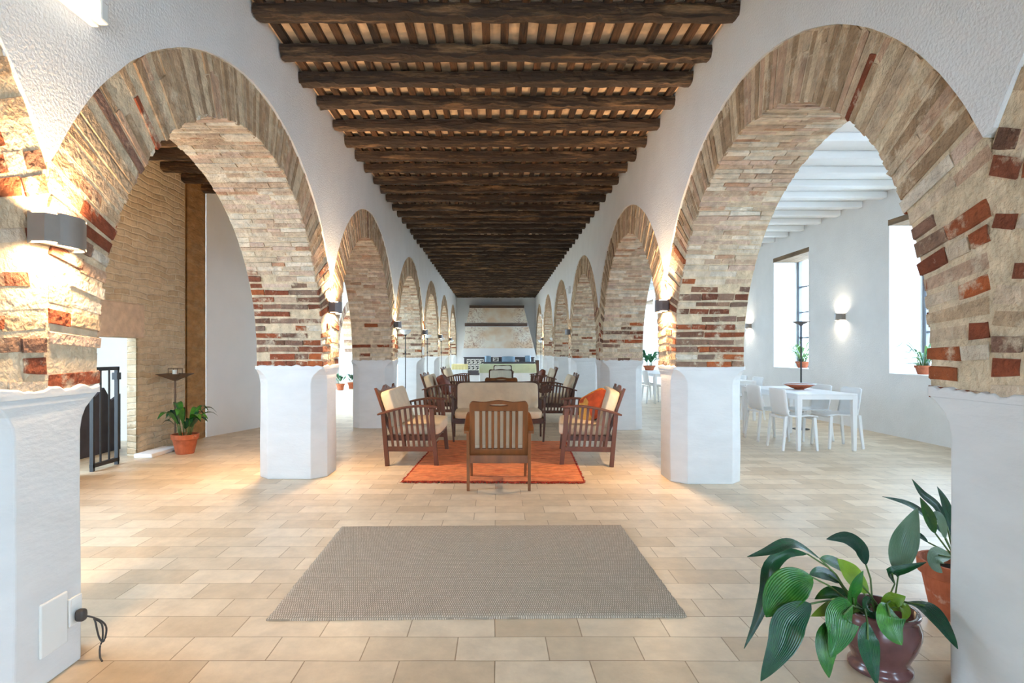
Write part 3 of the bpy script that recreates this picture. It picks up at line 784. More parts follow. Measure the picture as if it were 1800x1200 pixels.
# cloth covered tables
def cloth_table(name, label, x0, x1, y0, y1, z, mt_top, group=None, over=.33):
    t = thing(name, label, 'table', ((x0+x1)/2, (y0+y1)/2, 0))
    hx, hy = (x1-x0)/2, (y1-y0)/2
    b = MB(); b.box((-hx+.02,-hy+.02,z-.05),(hx-.02,hy-.02,z-.012)); b.build('tabletop', 'dark_wood', t)
    for sx in (-1,1):
        for sy in (-1,1):
            b = MB(); b.box((sx*(hx-.1)-.03,sy*(hy-.1)-.03,0),(sx*(hx-.1)+.03,sy*(hy-.1)+.03,z-.05)); b.build('leg', 'dark_wood', t)
    def drape(drop, off, m, nm, lbl, cat):
        V = []; F = []; per = []
        n = 16
        cor = [(-hx-off,-hy-off),(hx+off,-hy-off),(hx+off,hy+off),(-hx-off,hy+off)]
        for i in range(4):
            a = Vector(cor[i]); bb = Vector(cor[(i+1)%4])
            for q_ in range(n): per.append(a.lerp(bb, q_/n))
        N_ = len(per)
        for lv_ in range(5):
            f = lv_/4
            for i, p in enumerate(per):
                wob = 1+f*.03*math.sin(i*1.9)
                dz = drop*f
                V.append((p.x*wob+x_c, p.y*wob+y_c, z+off-dz if lv_ else z+off))
        for lv_ in range(4):
            for i in range(N_):
                F.append((lv_*N_+i, lv_*N_+(i+1)%N_, (lv_+1)*N_+(i+1)%N_, (lv_+1)*N_+i))
        F.append(tuple(range(N_)))
        b = MB(); b.add(V, F); o = b.build(nm, m); tag(o, lbl, cat); return o
    x_c, y_c = (x0+x1)/2, (y0+y1)/2
    drape(z-.12, .004, 'cloth_white', 'tablecloth', 'white under cloth on the '+label, 'tablecloth')
    drape(over, .016, mt_top, 'tablecloth', '%s overlay cloth on the %s' % ('sage green' if mt_top == 'cloth_green' else 'pale yellow', label), 'tablecloth')
cloth_table('buffet_table', 'long buffet table in front of the serving counter', -.62, 1.5, 21.6, 22.4, .81, 'cloth_green')
cloth_table('side_table', 'small cloth covered table beside the far left pillars', -1.62, -1.08, 20.9, 21.6, .82, 'cloth_yellow', over=.19)
bc = MB(); bc.box((1.59,22.7,0),(1.72,23.1,.96)); tag(bc.build('dark_cabinet', 'dark_wood', bevel=.01), 'narrow dark brown cabinet right of the buffet table', 'cabinet')

# ------------------------------------------------------------------ rugs
rg = MB(); V = []; F = []
nx, ny = 60, 44
def rugpt(u, v, lo_l, lo_r, hi_l, hi_r):
    a = Vector(lo_l).lerp(Vector(lo_r), u); b = Vector(hi_l).lerp(Vector(hi_r), u); return a.lerp(b, v)
for j in range(ny+1):
    for i in range(nx+1):
        p = rugpt(i/nx, j/ny, (-1.108,2.745), (.935,2.785), (-1.14,4.205), (.928,4.245))
        z = .012+.002*noise.noise(Vector((p.x*6,p.y*6,0)))
        if i in (0,nx) or j in (0,ny): z = .009; p += Vector((R.uniform(-.003,.003), R.uniform(-.003,.003)))
        V.append((p.x,p.y,z))
n0 = len(V)
for j in range(ny):
    for i in range(nx): a = j*(nx+1)+i; F.append((a,a+1,a+nx+2,a+nx+1))
edge = [i for i in range(nx+1)]+[(j+1)*(nx+1)-1 for j in range(1,ny+1)]+[ny*(nx+1)+nx-i for i in range(1,nx+1)]+[(ny-j)*(nx+1) for j in range(1,ny)]
for e_ in edge: V.append((V[e_][0],V[e_][1],.0005))
for k in range(len(edge)): F.append((edge[k],n0+k,n0+(k+1)%len(edge),edge[(k+1)%len(edge)]))
rg.add(V, F); tag(rg.build('woven_rug', 'grey_weave', smooth=True), 'grey woven rug lying flat on the tiles in the foreground', 'rug')
rg = thing('tufted_rug', 'orange red rug with frayed fringe under the first seating group', 'rug')
body = MB(); V = []; F = []; nx, ny = 50, 60
for j in range(ny+1):
    for i in range(nx+1):
        p = rugpt(i/nx, j/ny, (-.93,5.66), (.87,5.63), (-.83,8.32), (1.0,8.22))
        fall = min(1, min(i,nx-i,j,ny-j)/4)
        z = .010+.022*fall*max(0,noise.noise(Vector((p.x*2.0,p.y*7.5,3))))+.004*fall*noise.noise(Vector((p.x*9,p.y*14,1)))
        if j == 0: p.y += .025*noise.noise(Vector((p.x*9,0,0)))+.012*noise.noise(Vector((p.x*40,0,0)))
        if i in (0,nx): p.x += .02*noise.noise(Vector((p.y*7,i,0)))
        V.append((p.x,p.y,max(.006,z)))
for j in range(ny):
    for i in range(nx): a = j*(nx+1)+i; F.append((a,a+1,a+nx+2,a+nx+1))
body.add(V, F); body.build('pile', 'orange_weave', rg, smooth=True)
fr = MB()
for i in range(260):
    u = i/259; p = rugpt(u, 0, (-.93,5.66), (.87,5.63), (-.83,8.32), (1.0,8.22)); p.y += .02*noise.noise(Vector((p.x*9,0,0)))
    fr.tube([(p.x,p.y+.02,.010),(p.x+R.uniform(-.01,.01),p.y-.012,.013),(p.x+R.uniform(-.02,.02),p.y-R.uniform(.02,.05),.005)], [.005,.006,.002], 4)
for s, xx0, xx1 in ((0,-.93,-.83),(1,.87,1.0)):
    for i in range(120):
        v = i/119; x = xx0+(xx1-xx0)*v; yy = 5.65+2.6*v; d = -1 if s == 0 else 1
        fr.tube([(x,yy,.010),(x+d*R.uniform(.012,.03),yy+R.uniform(-.02,.02),.006)], [.005,.002], 4)
o = fr.build('fringe', 'fringe', rg); o['kind'] = 'stuff'

# ------------------------------------------------------------------ seating
def armchair_wide(label, loc, rz):
    """slatted armchair, local +x is the front, local y across"""
    t = thing('armchair', label, 'armchair', loc, rz, 'slatted armchairs along the seating groups')
    hw = .575; wd = 'chair_wood'
    for s in (-1,1):
        y = s*(hw-.025)
        b = MB(); b.bar((-.275,y,0),(-.325,y,.60),.048,.042); b.build('leg', wd, t, bevel=.004)
        b = MB(); b.strip([(.285,y,0),(.262,y,.25),(.245,y,.34),(.226,y,.66)], .042, [.048,.05,.058,.05], (0,1,0)); b.build('leg', wd, t, bevel=.004)
        b = MB(); pts = [(-.39+.68*i/14, y, .585+.098*math.sin(PI*.5*min(1,i/10.5))-.012*max(0,(i-10.5)/3.5)) for i in range(15)]
        b.strip(pts, [.05]+[.062]*13+[.055], [.018]+[.026]*13+[.02], (0,1,0)); b.build('armrest', wd, t, bevel=.006)
        b = MB(); b.box((-.27,y-.013,.168),(.26,y+.013,.222)); b.build('side_rail', wd, t, bevel=.003)
        b = MB()
        for k in range(8):
            f = (k+1)/9; x0 = -.275+.54*f+.005; x1 = -.325+.555*f
            zt = .585+.098*math.sin(PI*.5*min(1,((x1+.39)/.68*14)/10.5))-.012
            b.bar((x0,y,.215),(x1,y,zt),.028,.012)
        b.build('side_slats', wd, t)
    b = MB(); b.box((-.26,-hw+.05,.285),(.27,-hw+.075,.345)); b.box((-.26,hw-.075,.285),(.27,hw-.05,.345))
    b.strip([(.262,-hw+.05,.315),(.268,-.2,.322),(.27,0,.325),(.268,.2,.322),(.262,hw-.05,.315)], .03, .06, (1,0,.0)); b.box((-.285,-hw+.05,.285),(-.255,hw-.05,.345)); 
    for k in range(5): b.box((-.2+.1*k-.02,-hw+.06,.32),(-.2+.1*k+.02,hw-.06,.335))
    b.build('seat_frame', wd, t, bevel=.003)
    # raked back: posts, rails, wavy crest with its hole painted dark
    rk = Vector((-.185,0,.53)).normalized(); bp = Vector((-.235,0,.34)); 
    bf = MB()
    for s in (-1,1): bf.bar(bp+Vector((0,s*(hw-.085),0)), bp+rk*.54+Vector((0,s*(hw-.085),0)), .03,.045)
    for h in (.04,.40): bf.bar(bp+rk*h+Vector((0,-hw+.09,0)), bp+rk*h+Vector((0,hw-.09,0)), .026,.05, up=rk)
    for k in range(7):
        y = -.42+.14*k; bf.bar(bp+rk*.04+Vector((0,y,0)), bp+rk*.40+Vector((0,y,0)), .014,.04)
    bf.build('back_frame', wd, t, bevel=.003)
    cr = MB(); W2 = hw-.062
    top = []
    for i in range(41):
        u = -1+2*i/40; y = u*W2
        h = .54+.046*math.exp(-(u/.24)**2)+.036*math.exp(-((abs(u)-1)/.12)**2)-.012*math.exp(-((abs(u)-.6)/.2)**2)
        top.append((y, h))
    nrm = rk.cross(Vector((0,1,0))).normalized()
    V = []; F = []
    hole = (0, .545)
    for y, h in top:
        for off in (-.014,.014):
            V.append(bp+rk*.43+Vector((0,y,0))+nrm*off); V.append(bp+rk*h+Vector((0,y,0))+nrm*off)
    for i in range(40):
        a = i*4
        if 19 <= i <= 20:
            pass
        F += [(a,a+4,a+5,a+1),(a+2,a+3,a+7,a+6),(a+1,a+5,a+7,a+3),(a,a+2,a+6,a+4)]
    F += [(0,1,3,2),(160,162,163,161)]
    cr.add(V, F); co = cr.build('crest_rail', wd, t)
    hm = MB(); c0 = bp+rk*.555
    hm.tube([c0-nrm*.0155, c0+nrm*.0155], .013, 12); hm.build('painted_hole', 'patch_black', co)  # black plug stands in for the darkness of a hole
    # cushions
    b = MB(); b.pillow((.58, 2*hw-.14, .13), (.025,0,.405), .22, nu=40, wr=.006, puff=.15, seed=loc[0]*3+loc[1]); b.build('seat_cushion', 'cushion', t, smooth=True)
    ang = math.atan2(rk.x, rk.z)
    b = MB(); b.pillow((.46, 2*hw-.13, .125), tuple(bp+rk*.275+Vector((.07,0,.03))), .22, rot=Matrix.Rotation(ang, 3, 'Y')@Matrix.Rotation(-PI/2,3,'Y'), nu=40, wr=.006, puff=.2, seed=loc[1])
    b.build('back_cushion', 'cushion', t, smooth=True)
    return t
armchair_wide('slatted wooden armchair with bare cream cushions on the left edge of the orange rug', (-.95, 7.02, 0), -.02)
armchair_wide('slatted wooden armchair holding the orange patchwork cushion, right of the rug', (1.09, 7.0, 0), PI-.11)
armchair_wide('second slatted armchair along the left arcade, holding a brown leather cushion', (-.99, 11.2, 0), -.02)
armchair_wide('second slatted armchair along the right arcade, cream cushions empty', (1.13, 11.0, 0), PI-.06)
armchair_wide('third slatted armchair along the left arcade, nearest the far cloth table', (-1.02, 15.5, 0), -.03)
armchair_wide('third slatted armchair along the right arcade, holding a small red cushion', (1.2, 15.3, 0), PI-.04)

def lounge(name, label, cat, loc, rz, hw, nsl, handle, wood, cush, group=None):
    """frame chair: raked back with slats and oval hand hole, local +x front"""
    t = thing(name, label, cat, loc, rz, group)
    for s in (-1,1):
        y = s*(hw-.02)
        b = MB(); b.bar((-.30,y,0),(-.30,y,.30),.03,.026,wx2=.05,wy2=.03); b.bar((-.30,y,.30),(-.335,y,.565),.05,.03,wx2=.04,wy2=.028); b.build('leg', wood, t, bevel=.004)
        b = MB(); b.bar((.28,y*.97,0),(.275,y,.30),.03,.026,wx2=.05,wy2=.03); b.bar((.275,y,.30),(.255,y,.64),.05,.03,wx2=.04,wy2=.028); b.build('leg', wood, t, bevel=.004)
        b = MB(); b.strip([(-.40,y+s*.012,.56),(-.30,y+s*.012,.583),(-.05,y+s*.012,.625),(.2,y+s*.012,.655),(.32,y+s*.012,.66)], [.05,.06,.062,.06,.05], .026, (0,1,0)); b.build('armrest', wood, t, bevel=.006)
        b = MB(); b.box((-.29,y-.012,.27),(.27,y+.012,.345)); b.build('side_rail', wood, t, bevel=.003)
    b = MB(); b.box((.255,-hw+.03,.27),(.285,hw-.03,.345)); b.box((-.315,-hw+.03,.26),(-.285,hw-.03,.335))
    for k in range(5): b.box((-.22+.11*k-.02,-hw+.04,.31),(-.22+.11*k+.02,hw-.04,.325))
    b.build('seat_frame', wood, t, bevel=.003)
    rk = Vector((-.12,0,.50)).normalized(); bp = Vector((-.275,0,.335)); nrm = rk.cross(Vector((0,1,0))).normalized()
    W2 = hw-.035; Ht = .52
    def P(y, h, o=0): return bp+rk*h+Vector((0,y,0))+nrm*o
    bf = MB()
    for s in (-1,1): bf.bar(P(s*(W2-.024),0), P(s*(W2-.024),Ht-.075), .03,.048)
    bf.bar(P(-W2,.03), P(W2,.03), .028,.06, up=rk)
    for k in range(nsl):
        y = -(W2-.048)+(2*W2-.096)*(k+1)/(nsl+1); bf.bar(P(y,.05), P(y,Ht-.09), .016,.026)
    # head rail with rounded corners, wavy top and an oval slot
    n = 48; outer = []; yy = W2
    for i in range(n+1):
        u = -1+2*i/n; h = Ht+.006*math.cos(u*PI*2)+.006*math.exp(-(u/.45)**2)
        edge_ = (1-abs(u))*W2
        if edge_ < .04: h -= .04-math.sqrt(max(0,.04**2-(.04-edge_)**2))
        outer.append((u*W2, h))
    sl = .09 if handle else 0; sh = .011; sc_h = Ht-.03
    V = []; F = []
    for o_ in (-.014,.014):
        for y, h in outer: V.append(P(y, Ht-.085, o_)); V.append(P(y, h, o_))
        if handle:
            for y, h in outer:
                k = max(0, 1-(y/.09)**2)**.5*sh if abs(y) < .09 else 0
                V.append(P(y, sc_h-k, o_)); V.append(P(y, sc_h+k, o_))
    m = n+1
    def idx(o_, i, which): # which 0 bottom 1 top 2 slot low 3 slot high
        base = o_*(m*(4 if handle else 2))
        return base+2*i+which if which < 2 else base+2*m+2*i+which-2
    for i in range(n):
        for o_ in (0,1):
            if handle:
                F.append((idx(o_,i,0),idx(o_,i+1,0),idx(o_,i+1,2),idx(o_,i,2))); F.append((idx(o_,i,3),idx(o_,i+1,3),idx(o_,i+1,1),idx(o_,i,1)))
            else: F.append((idx(o_,i,0),idx(o_,i+1,0),idx(o_,i+1,1),idx(o_,i,1)))
        F.append((idx(0,i,1),idx(0,i+1,1),idx(1,i+1,1),idx(1,i,1))); F.append((idx(0,i,0),idx(1,i,0),idx(1,i+1,0),idx(0,i+1,0)))
        if handle and abs(outer[i][0]) < .1:
            F.append((idx(0,i,2),idx(1,i,2),idx(1,i+1,2),idx(0,i+1,2))); F.append((idx(0,i,3),idx(0,i+1,3),idx(1,i+1,3),idx(1,i,3)))
    F.append((idx(0,0,0),idx(0,0,1),idx(1,0,1),idx(1,0,0))); F.append((idx(0,n,0),idx(1,n,0),idx(1,n,1),idx(0,n,1)))
    bf.build('back_frame', wood, t, bevel=.003)
    hr = MB(); hr.add(V, F); hr.build('head_rail', wood, t)
    b = MB(); b.pillow((.60, 2*hw-.10, .11), (.03,0,.395), .2, nu=44, wr=.005, puff=.12, seed=loc[1]); b.build('seat_cushion', cush, t, smooth=True)
    ang = math.atan2(rk.x, rk.z)
    b = MB(); b.pillow((.42, 2*W2-.06, .11), tuple(bp+rk*.27+Vector((.078,0,.02))), .18, rot=Matrix.Rotation(ang,3,'Y')@Matrix.Rotation(-PI/2,3,'Y'), nu=44, wr=.006, puff=.12, seed=loc[1]+2)
    b.build('back_cushion', cush, t, smooth=True)
    return t
lounge('armchair', 'brown slat backed armchair nearest the camera, seen from behind', 'armchair', (.025, 5.62, 0), PI/2, .305, 7, True, 'oak_wood', 'cushion', 'slat backed armchairs')
lounge('sofa', 'two seat wooden sofa with cream cushions facing the camera across the orange rug', 'sofa', (.03, 8.42, 0), -PI/2+.02, .68, 12, False, 'dark_wood', 'cushion')
lounge('armchair', 'brown slat backed armchair seen from behind, just past the sofa', 'armchair', (.09, 10.35, 0), PI/2, .32, 7, True, 'oak_wood', 'cushion', 'slat backed armchairs')
lounge('armchair', 'armchair facing the camera with striped pale cushion, second seating group', 'armchair', (.12, 14.2, 0), -PI/2, .34, 7, True, 'dark_wood', 'sage_cushion', 'slat backed armchairs')
lounge('armchair', 'farthest armchair, pale cushion facing the camera before the buffet table', 'armchair', (.22, 18.6, 0), -PI/2, .34, 7, True, 'dark_wood', 'sage_cushion', 'slat backed armchairs')

# loose cushions
def loose(name, label, size, loc, rots, m, spin=0):
    t = thing(name, label, 'cushion', loc)
    rot = Matrix.Rotation(rots[2],3,'Z')@Matrix.Rotation(rots[1],3,'Y')@Matrix.Rotation(rots[0],3,'X')@Matrix.Rotation(spin,3,'Z')
    b = MB(); b.pillow(size, (0,0,0), .42, rot=rot, nu=32, nv=18, wr=.02, puff=.35, seed=loc[0])
    if isinstance(m, list):
        n = 32
        for i in range(len(b.f)):
            c = sum((b.v[k] for k in b.f[i]), Vector())/4; q = rot.inverted()@c
            u = q.x/size[0]; v = q.y/size[1]
            b.m[i] = 3 if q.z < -.012 else (1 if u > .34 else (2 if (v > .05 and u < .12) else 0))
    b.build('cushion_cover', m, t, smooth=True); return t
loose('patchwork_cushion', 'orange patchwork cushion leaning in the right hand armchair by the rug', (.40,.40,.15), (1.20, 6.95, .635), (.1, -1.02, .45), ['patch_red','ochre','patch_tan','patch_black'], .6)
loose('leather_cushion', 'brown leather cushion leaning in the second left armchair', (.42,.42,.14), (-1.0, 11.1, .65), (.0, 1.1, -.1), 'leather')
loose('red_cushion', 'small dark red cushion in the third right armchair', (.36,.36,.12), (1.2, 15.2, .66), (.0, -1.15, .1), 'leather')

# white dining furniture
def white_chair(label, loc, rz, proto=[]):
    if proto: return dup(proto[0], loc, rz, label, 'white dining chairs in the right aisle', 'chair')
    t = thing('dining_chair', label, 'chair', loc, rz, 'white dining chairs in the right aisle'); proto.append(t)
    wp = 'white_plastic'
    for s in (-1,1):
        b = MB(); b.bar((-.235,s*.215,0),(-.19,s*.20,.45),.03,.028,wx2=.042,wy2=.034); b.build('leg', wp, t, bevel=.006)
        b = MB(); b.bar((.215,s*.215,0),(.185,s*.20,.44),.03,.028,wx2=.042,wy2=.034); b.build('leg', wp, t, bevel=.006)
    # one curved shell: seat, bend, back
    prof = [(.225,.428),(.21,.448),(.1,.452),(0,.447),(-.1,.446),(-.165,.458),(-.20,.50),(-.215,.56),(-.228,.66),(-.24,.76),(-.245,.80),(-.246,.815)]
    V = []; F = []; nw = 10
    for i, (x, z) in enumerate(prof):
        hw_ = .225
        if i == len(prof)-1: hw_ = .185
        if i == 0: hw_ = .2
        for j in range(nw+1):
            u = -1+2*j/nw; cv = .03*u*u if i >= 6 else -.006*(1-u*u)
            V.append((x+(cv if i >= 6 else 0), u*hw_, z+(cv if i < 6 else 0)))
    for i in range(len(prof)-1):
        for j in range(nw): a = i*(nw+1)+j; F.append((a,a+1,a+nw+2,a+nw+1))
    b = MB(); b.add(V, F); o = b.build('shell', wp, t, smooth=True); sdf = o.modifiers.new('solid','SOLIDIFY'); sdf.thickness = .016; sdf.offset = -1
    b = MB(); b.box((-.2,-.2,.415),(-.17,.2,.44)); b.box((.165,-.2,.41),(.195,.2,.435)); b.build('under_frame', wp, t)
    return t
def white_table(label, x0, x1, y0, y1, z=.75, proto=[]):
    t = thing('dining_table', label, 'table', ((x0+x1)/2,(y0+y1)/2,0), 0, 'white dining tables in the right aisle'); hx, hy = (x1-x0)/2, (y1-y0)/2
    b = MB(); b.box((-hx,-hy,z-.022),(hx,hy,z)); b.build('tabletop', 'white_plastic', t, bevel=.006)
    b = MB()
    for s in (-1,1): b.box((s*(hx-.02)-.018,-hy+.03,z-.075),(s*(hx-.02)+.018,hy-.03,z-.022)); b.box((-hx+.03,s*(hy-.02)-.018,z-.075),(hx-.03,s*(hy-.02)+.018,z-.022))
    b.build('apron', 'white_plastic', t)
    for sx in (-1,1):
        for sy in (-1,1):
            b = MB(); b.bar((sx*(hx-.03),sy*(hy-.03),0),(sx*(hx-.035),sy*(hy-.035),z-.022),.042,.042,wx2=.07,wy2=.07); b.build('leg', 'white_plastic', t, bevel=.006)
    return t
white_table('nearest white dining table, with the terracotta bowl on it', 3.93, 4.72, 7.42, 9.1)
white_chair('white chair left of the nearest dining table, closest to the camera', (3.99, 7.66, 0), 0)
white_chair('white chair left of the nearest dining table, second from the camera', (4.01, 8.42, 0), 0)
white_chair('white chair right of the nearest dining table, closest to the camera', (4.66, 7.80, 0), PI)
white_chair('white chair right of the nearest dining table, beneath the wall sconce', (4.64, 8.45, 0), PI+.06)
white_table('middle white dining table, half hidden by the right arcade pillar', 4.1, 4.9, 10.7, 12.3)
white_chair('white chair left of the middle dining table, near end', (4.17, 11.0, 0), .05)
white_chair('white chair left of the middle dining table, far end', (4.17, 11.75, 0), 0)
white_chair('white chair right of the middle dining table, near end', (4.86, 11.0, 0), PI)
white_chair('white chair right of the middle dining table, far end', (4.88, 11.75, 0), PI)
white_table('far white dining table under the leafy plant, seen through the second right arch', 3.95, 4.85, 14.2, 17.4)
white_chair('white chair left of the far dining table, near end', (4.0, 14.5, 0), .05)
white_chair('white chair left of the far dining table, far end', (4.0, 15.3, 0), 0)
bw = thing('bowl', 'wide terracotta bowl with patterned rim on the nearest white table', 'bowl', (4.45, 8.35, .75))
b = MB(); b.lathe([(.06,0),(.075,.012),(.09,.014),(.17,.05),(.215,.075),(.205,.076),(.16,.056),(.08,.024),(0,.02)], seg=36); b.build('bowl_body', 'terracotta', bw, smooth=True)
b = MB(); b.lathe([(.215,.0755),(.225,.08),(.22,.086),(.204,.08)], seg=36, cap=False); b.build('rim', 'cloth_white', bw, smooth=True)

# ------------------------------------------------------------------ lamps
def torchere(label, loc, h=1.80, proto=[]):
    if proto: return dup(proto[0], loc, 0, label, 'black floor lamps with white bowls', 'floor lamp')
    t = thing('floor_lamp', label, 'floor lamp', loc, 0, 'black floor lamps with white bowls'); proto.append(t)
    b = MB(); b.lathe([(.13,0),(.13,.012),(.10,.025),(.02,.035)], seg=24); b.build('base', 'black_iron', t)
    b = MB(); b.tube([(0,0,.03),(0,0,h-.13)], .010, 10); b.build('pole', 'black_iron', t)
    b = MB(); b.lathe([(.011,h-.55),(.018,h-.54),(.018,h-.50),(.011,h-.49)], seg=12); b.build('switch', 'black_iron', t)
    b = MB(); b.lathe([(.012,h-.15),(.03,h-.12),(.035,h-.10)], seg=16); b.build('socket', 'black_iron', t)
    b = MB(); b.lathe([(.035,h-.105),(.08,h-.09),(.115,h-.05),(.135,h),(.128,h),(.108,h-.048),(.07,h-.082),(0,h-.092)], seg=28); b.build('lamp_bowl', 'lamp_glass', t, smooth=True)
    return t
torchere('floor lamp with white bowl before the fourth left pillar, nearest of its row', (-2.08, 13.05, 0))
torchere('floor lamp with white bowl before the fifth left pillar', (-2.02, 16.7, 0))
torchere('floor lamp with white bowl before the sixth left pillar', (-1.98, 20.5, 0))
torchere('floor lamp with white bowl at the far end of the left arcade', (-1.93, 24.3, 0))
torchere('floor lamp with white bowl before the sixth right pillar', (2.06, 20.5, 0))
torchere('floor lamp with white bowl at the far end of the right arcade', (1.93, 24.5, 0))
ts = thing('uplight_lamp', 'slender black floor lamp with shallow dish behind the nearest white table', 'floor lamp', (5.12, 9.55, 0))
b = MB(); b.lathe([(.13,0),(.13,.012),(.02,.03)], seg=24); b.build('base', 'black_iron', ts)
b = MB(); b.tube([(0,0,.02),(0,0,1.74)], .013, 10); b.build('pole', 'black_iron', ts)
b = MB(); b.lathe([(.013,1.73),(.03,1.75),(.13,1.80),(.135,1.805),(.12,1.803),(0,1.77)], seg=28); b.build('dish', 'dark_steel', ts)
cs_ = thing('candle_stand', 'rusty iron candle stand with square dish against the left brick wall', 'candle stand', (-4.23, 7.50, 0))
b = MB(); b.box((-.1,-.1,0),(.1,.1,.012)); b.build('base', 'rust_iron', cs_)
b = MB(); b.tube([(0,0,.01),(0,0,.93)], .012, 8); b.build('pole', 'rust_iron', cs_)
b = MB(); b.add([(-.02,-.02,.92),(.02,-.02,.92),(.02,.02,.92),(-.02,.02,.92),(-.17,-.17,1.01),(.17,-.17,1.01),(.17,.17,1.01),(-.17,.17,1.01),(-.16,-.16,1.012),(.16,-.16,1.012),(.16,.16,1.012),(-.16,.16,1.012),(0,0,.95)],
    [(0,1,5,4),(1,2,6,5),(2,3,7,6),(3,0,4,7),(4,5,9,8),(5,6,10,9),(6,7,11,10),(7,4,8,11),(8,9,12),(9,10,12),(10,11,12),(11,8,12),(3,2,1,0)]); b.build('dish', 'rust_iron', cs_)
b = MB()
for x in (-.06,.06):
    for y in (-.06,.06): b.tube([(x,y,.98),(x,y,1.08)], .004, 6)
b.tube([(-.06,-.06,1.08),(.06,-.06,1.08),(.06,.06,1.08),(-.06,.06,1.08),(-.06,-.06,1.08)], .004, 6); b.build('holder', 'rust_iron', cs_)
b = MB(); b.lathe([(.035,.97),(.035,1.06),(0,1.06)], seg=16); b.build('candle', 'candle', cs_)

def sconce(label, x, y, z, nx, power, colr, metal='dark_steel', group='up and down wall sconces'):
    """curved metal box, open up and down, light both ways; nx = outward normal along x"""
    t = thing('wall_sconce', label, 'wall lamp', (x, y, z), 0, group)
    L_, Hh, D = .22, .122, .105; n = 20; V = []; F = []
    arc = []
    for i in range(n+1):
        u = -1+2*i/n; arc.append((u*L_/2, D*(.62+.38*(1-u*u))))
    arc = [(-L_/2,0)]+arc+[(L_/2,0)]
    inn = [(a*.965, max(0,d-.006)) for a, d in arc]
    for pl in (arc, inn):
        for zz in (-Hh/2, Hh/2):
            for a, d in pl: V.append((nx*d, a, zz))
    m = len(arc)
    for i in range(m-1):
        F += [(i,i+1,m+i+1,m+i),(2*m+i,3*m+i,3*m+i+1,2*m+i+1),(m+i,m+i+1,3*m+i+1,3*m+i),(i,2*m+i,2*m+i+1,i+1)]
    b = MB(); b.add(V, F); b.build('shade', metal, t)
    b = MB(); b.box((min(0,nx*.008),-L_/2+.005,-Hh/2+.01),(max(0,nx*.008),L_/2-.005,Hh/2-.01)); b.build('back_plate', metal, t)
    for s in (-1,1):
        b = MB(); b.prism([(nx*d*.97 if d else nx*.01, a*.96) for a, d in arc], 'z', s*Hh/2-s*.022, s*Hh/2-s*.014); b.build('diffuser', 'diffuser', t)
        l = bpy.data.lights.new('sconce_lamp', 'AREA'); l.shape = 'RECTANGLE'; l.size = .07; l.size_y = .24; l.energy = power; l.color = colr; l.spread = math.radians(150)
        lo = bpy.data.objects.new('sconce_lamp', l); C.objects.link(lo); lo.parent = t; lo.location = (nx*.052, 0, s*(Hh/2-.008)); lo.rotation_euler = (0 if s < 0 else PI, 0, 0)
    return t
SZ = 1.77
names = ['first', 'second', 'third', 'fourth', 'fifth', 'sixth', 'seventh']
for k, p, col in ((0, 9, WARM), (1, 22, WARM), (2, 5, (1,.80,.50)), (3, 4, (1,.80,.50)), (4, 4, (1,.82,.52)), (5, 6, (1,.70,.36))):
    yc = C0[-1]+BAY*(k+.5)
    sconce('metal up and down sconce on the %s pillar of the left arcade' % names[k], WL, yc, SZ, 1, p, col, 'steel' if k == 0 else 'dark_steel')
for k, p, col in ((1, 22, WARM), (3, 0.01, WARM), (5, 4, (1,.82,.52))):
    yc = C0[1]+BAY*(k+.5)
    sconce('metal up and down sconce on the %s pillar of the right arcade' % names[k], WR, yc, SZ, -1, p, col)
sconce('sconce on the aisle side of the first left pillar', WL-TH-.004, C0[-1]+BAY*.5, SZ, -1, 28, WARM)
sconce('sconce on the aisle side of the second left pillar', WL-TH-.004, C0[-1]+BAY*1.5, SZ, -1, 28, WARM)
sconce('sconce edge showing on the aisle side of the second right pillar', WR+TH+.004, C0[1]+BAY*1.5, SZ, 1, 3, WARM)
sconce('glowing sconce on the white right aisle wall between two windows', RX, 10.12, 1.92, -1, 3, (1,.86,.66), 'steel')
sconce('sconce on the right aisle wall beyond the second window', RX, 13.8, 1.92, -1, 3, (1,.86,.66), 'steel')

# emergency light on the left wall, small fixtures far away
em = thing('emergency_light', 'glowing emergency tube light high on the left plaster wall', 'emergency light', (WL+.004, 2.22, 2.76))
b = MB(); b.box((0,-.25,-.055),(.035,.25,.055)); b.build('housing', 'white_plastic', em, bevel=.008)
b = MB(); b.box((.035,-.235,-.05),(.085,.19,.04)); b.build('diffuser', 'tube_glow', em, bevel=.015)
b = MB(); b.box((.035,.195,-.05),(.08,.245,.04)); b.build('end_cap', 'card_white', em, bevel=.008)
b = MB(); b.lathe([(0,0),(.006,0),(.006,.004),(0,.004)], (.06,.22,.04), 10); b.build('indicator', 'green_led', em)
for px, py, d, nm in ((1001,512,13.4,'third'),(956,558,21.2,'fifth')):
    p = at(px,py,d); t = thing('spotlight', 'small twin head emergency spotlight above the %s right arch pillar' % nm, 'spotlight', (WR-.004, p.y, p.z))
    b = MB(); b.box((-.06,-.1,-.06),(0,.1,.06)); b.build('housing', 'card_white', t, bevel=.008)
    for s in (-1,1):
        b = MB(); b.lathe([(.0,0),(.045,0),(.05,.05),(.0,.045)], (-.06,s*.09,.06), 14); b.build('lamp_head', 'lamp_glass', t)
b = MB(); b.box((WL,13.52,1.22),(WL+.03,13.72,1.42)); tag(b.build('wall_box', 'card_white', bevel=.005), 'small white box on the fourth left pillar above the plinth', 'wall box')

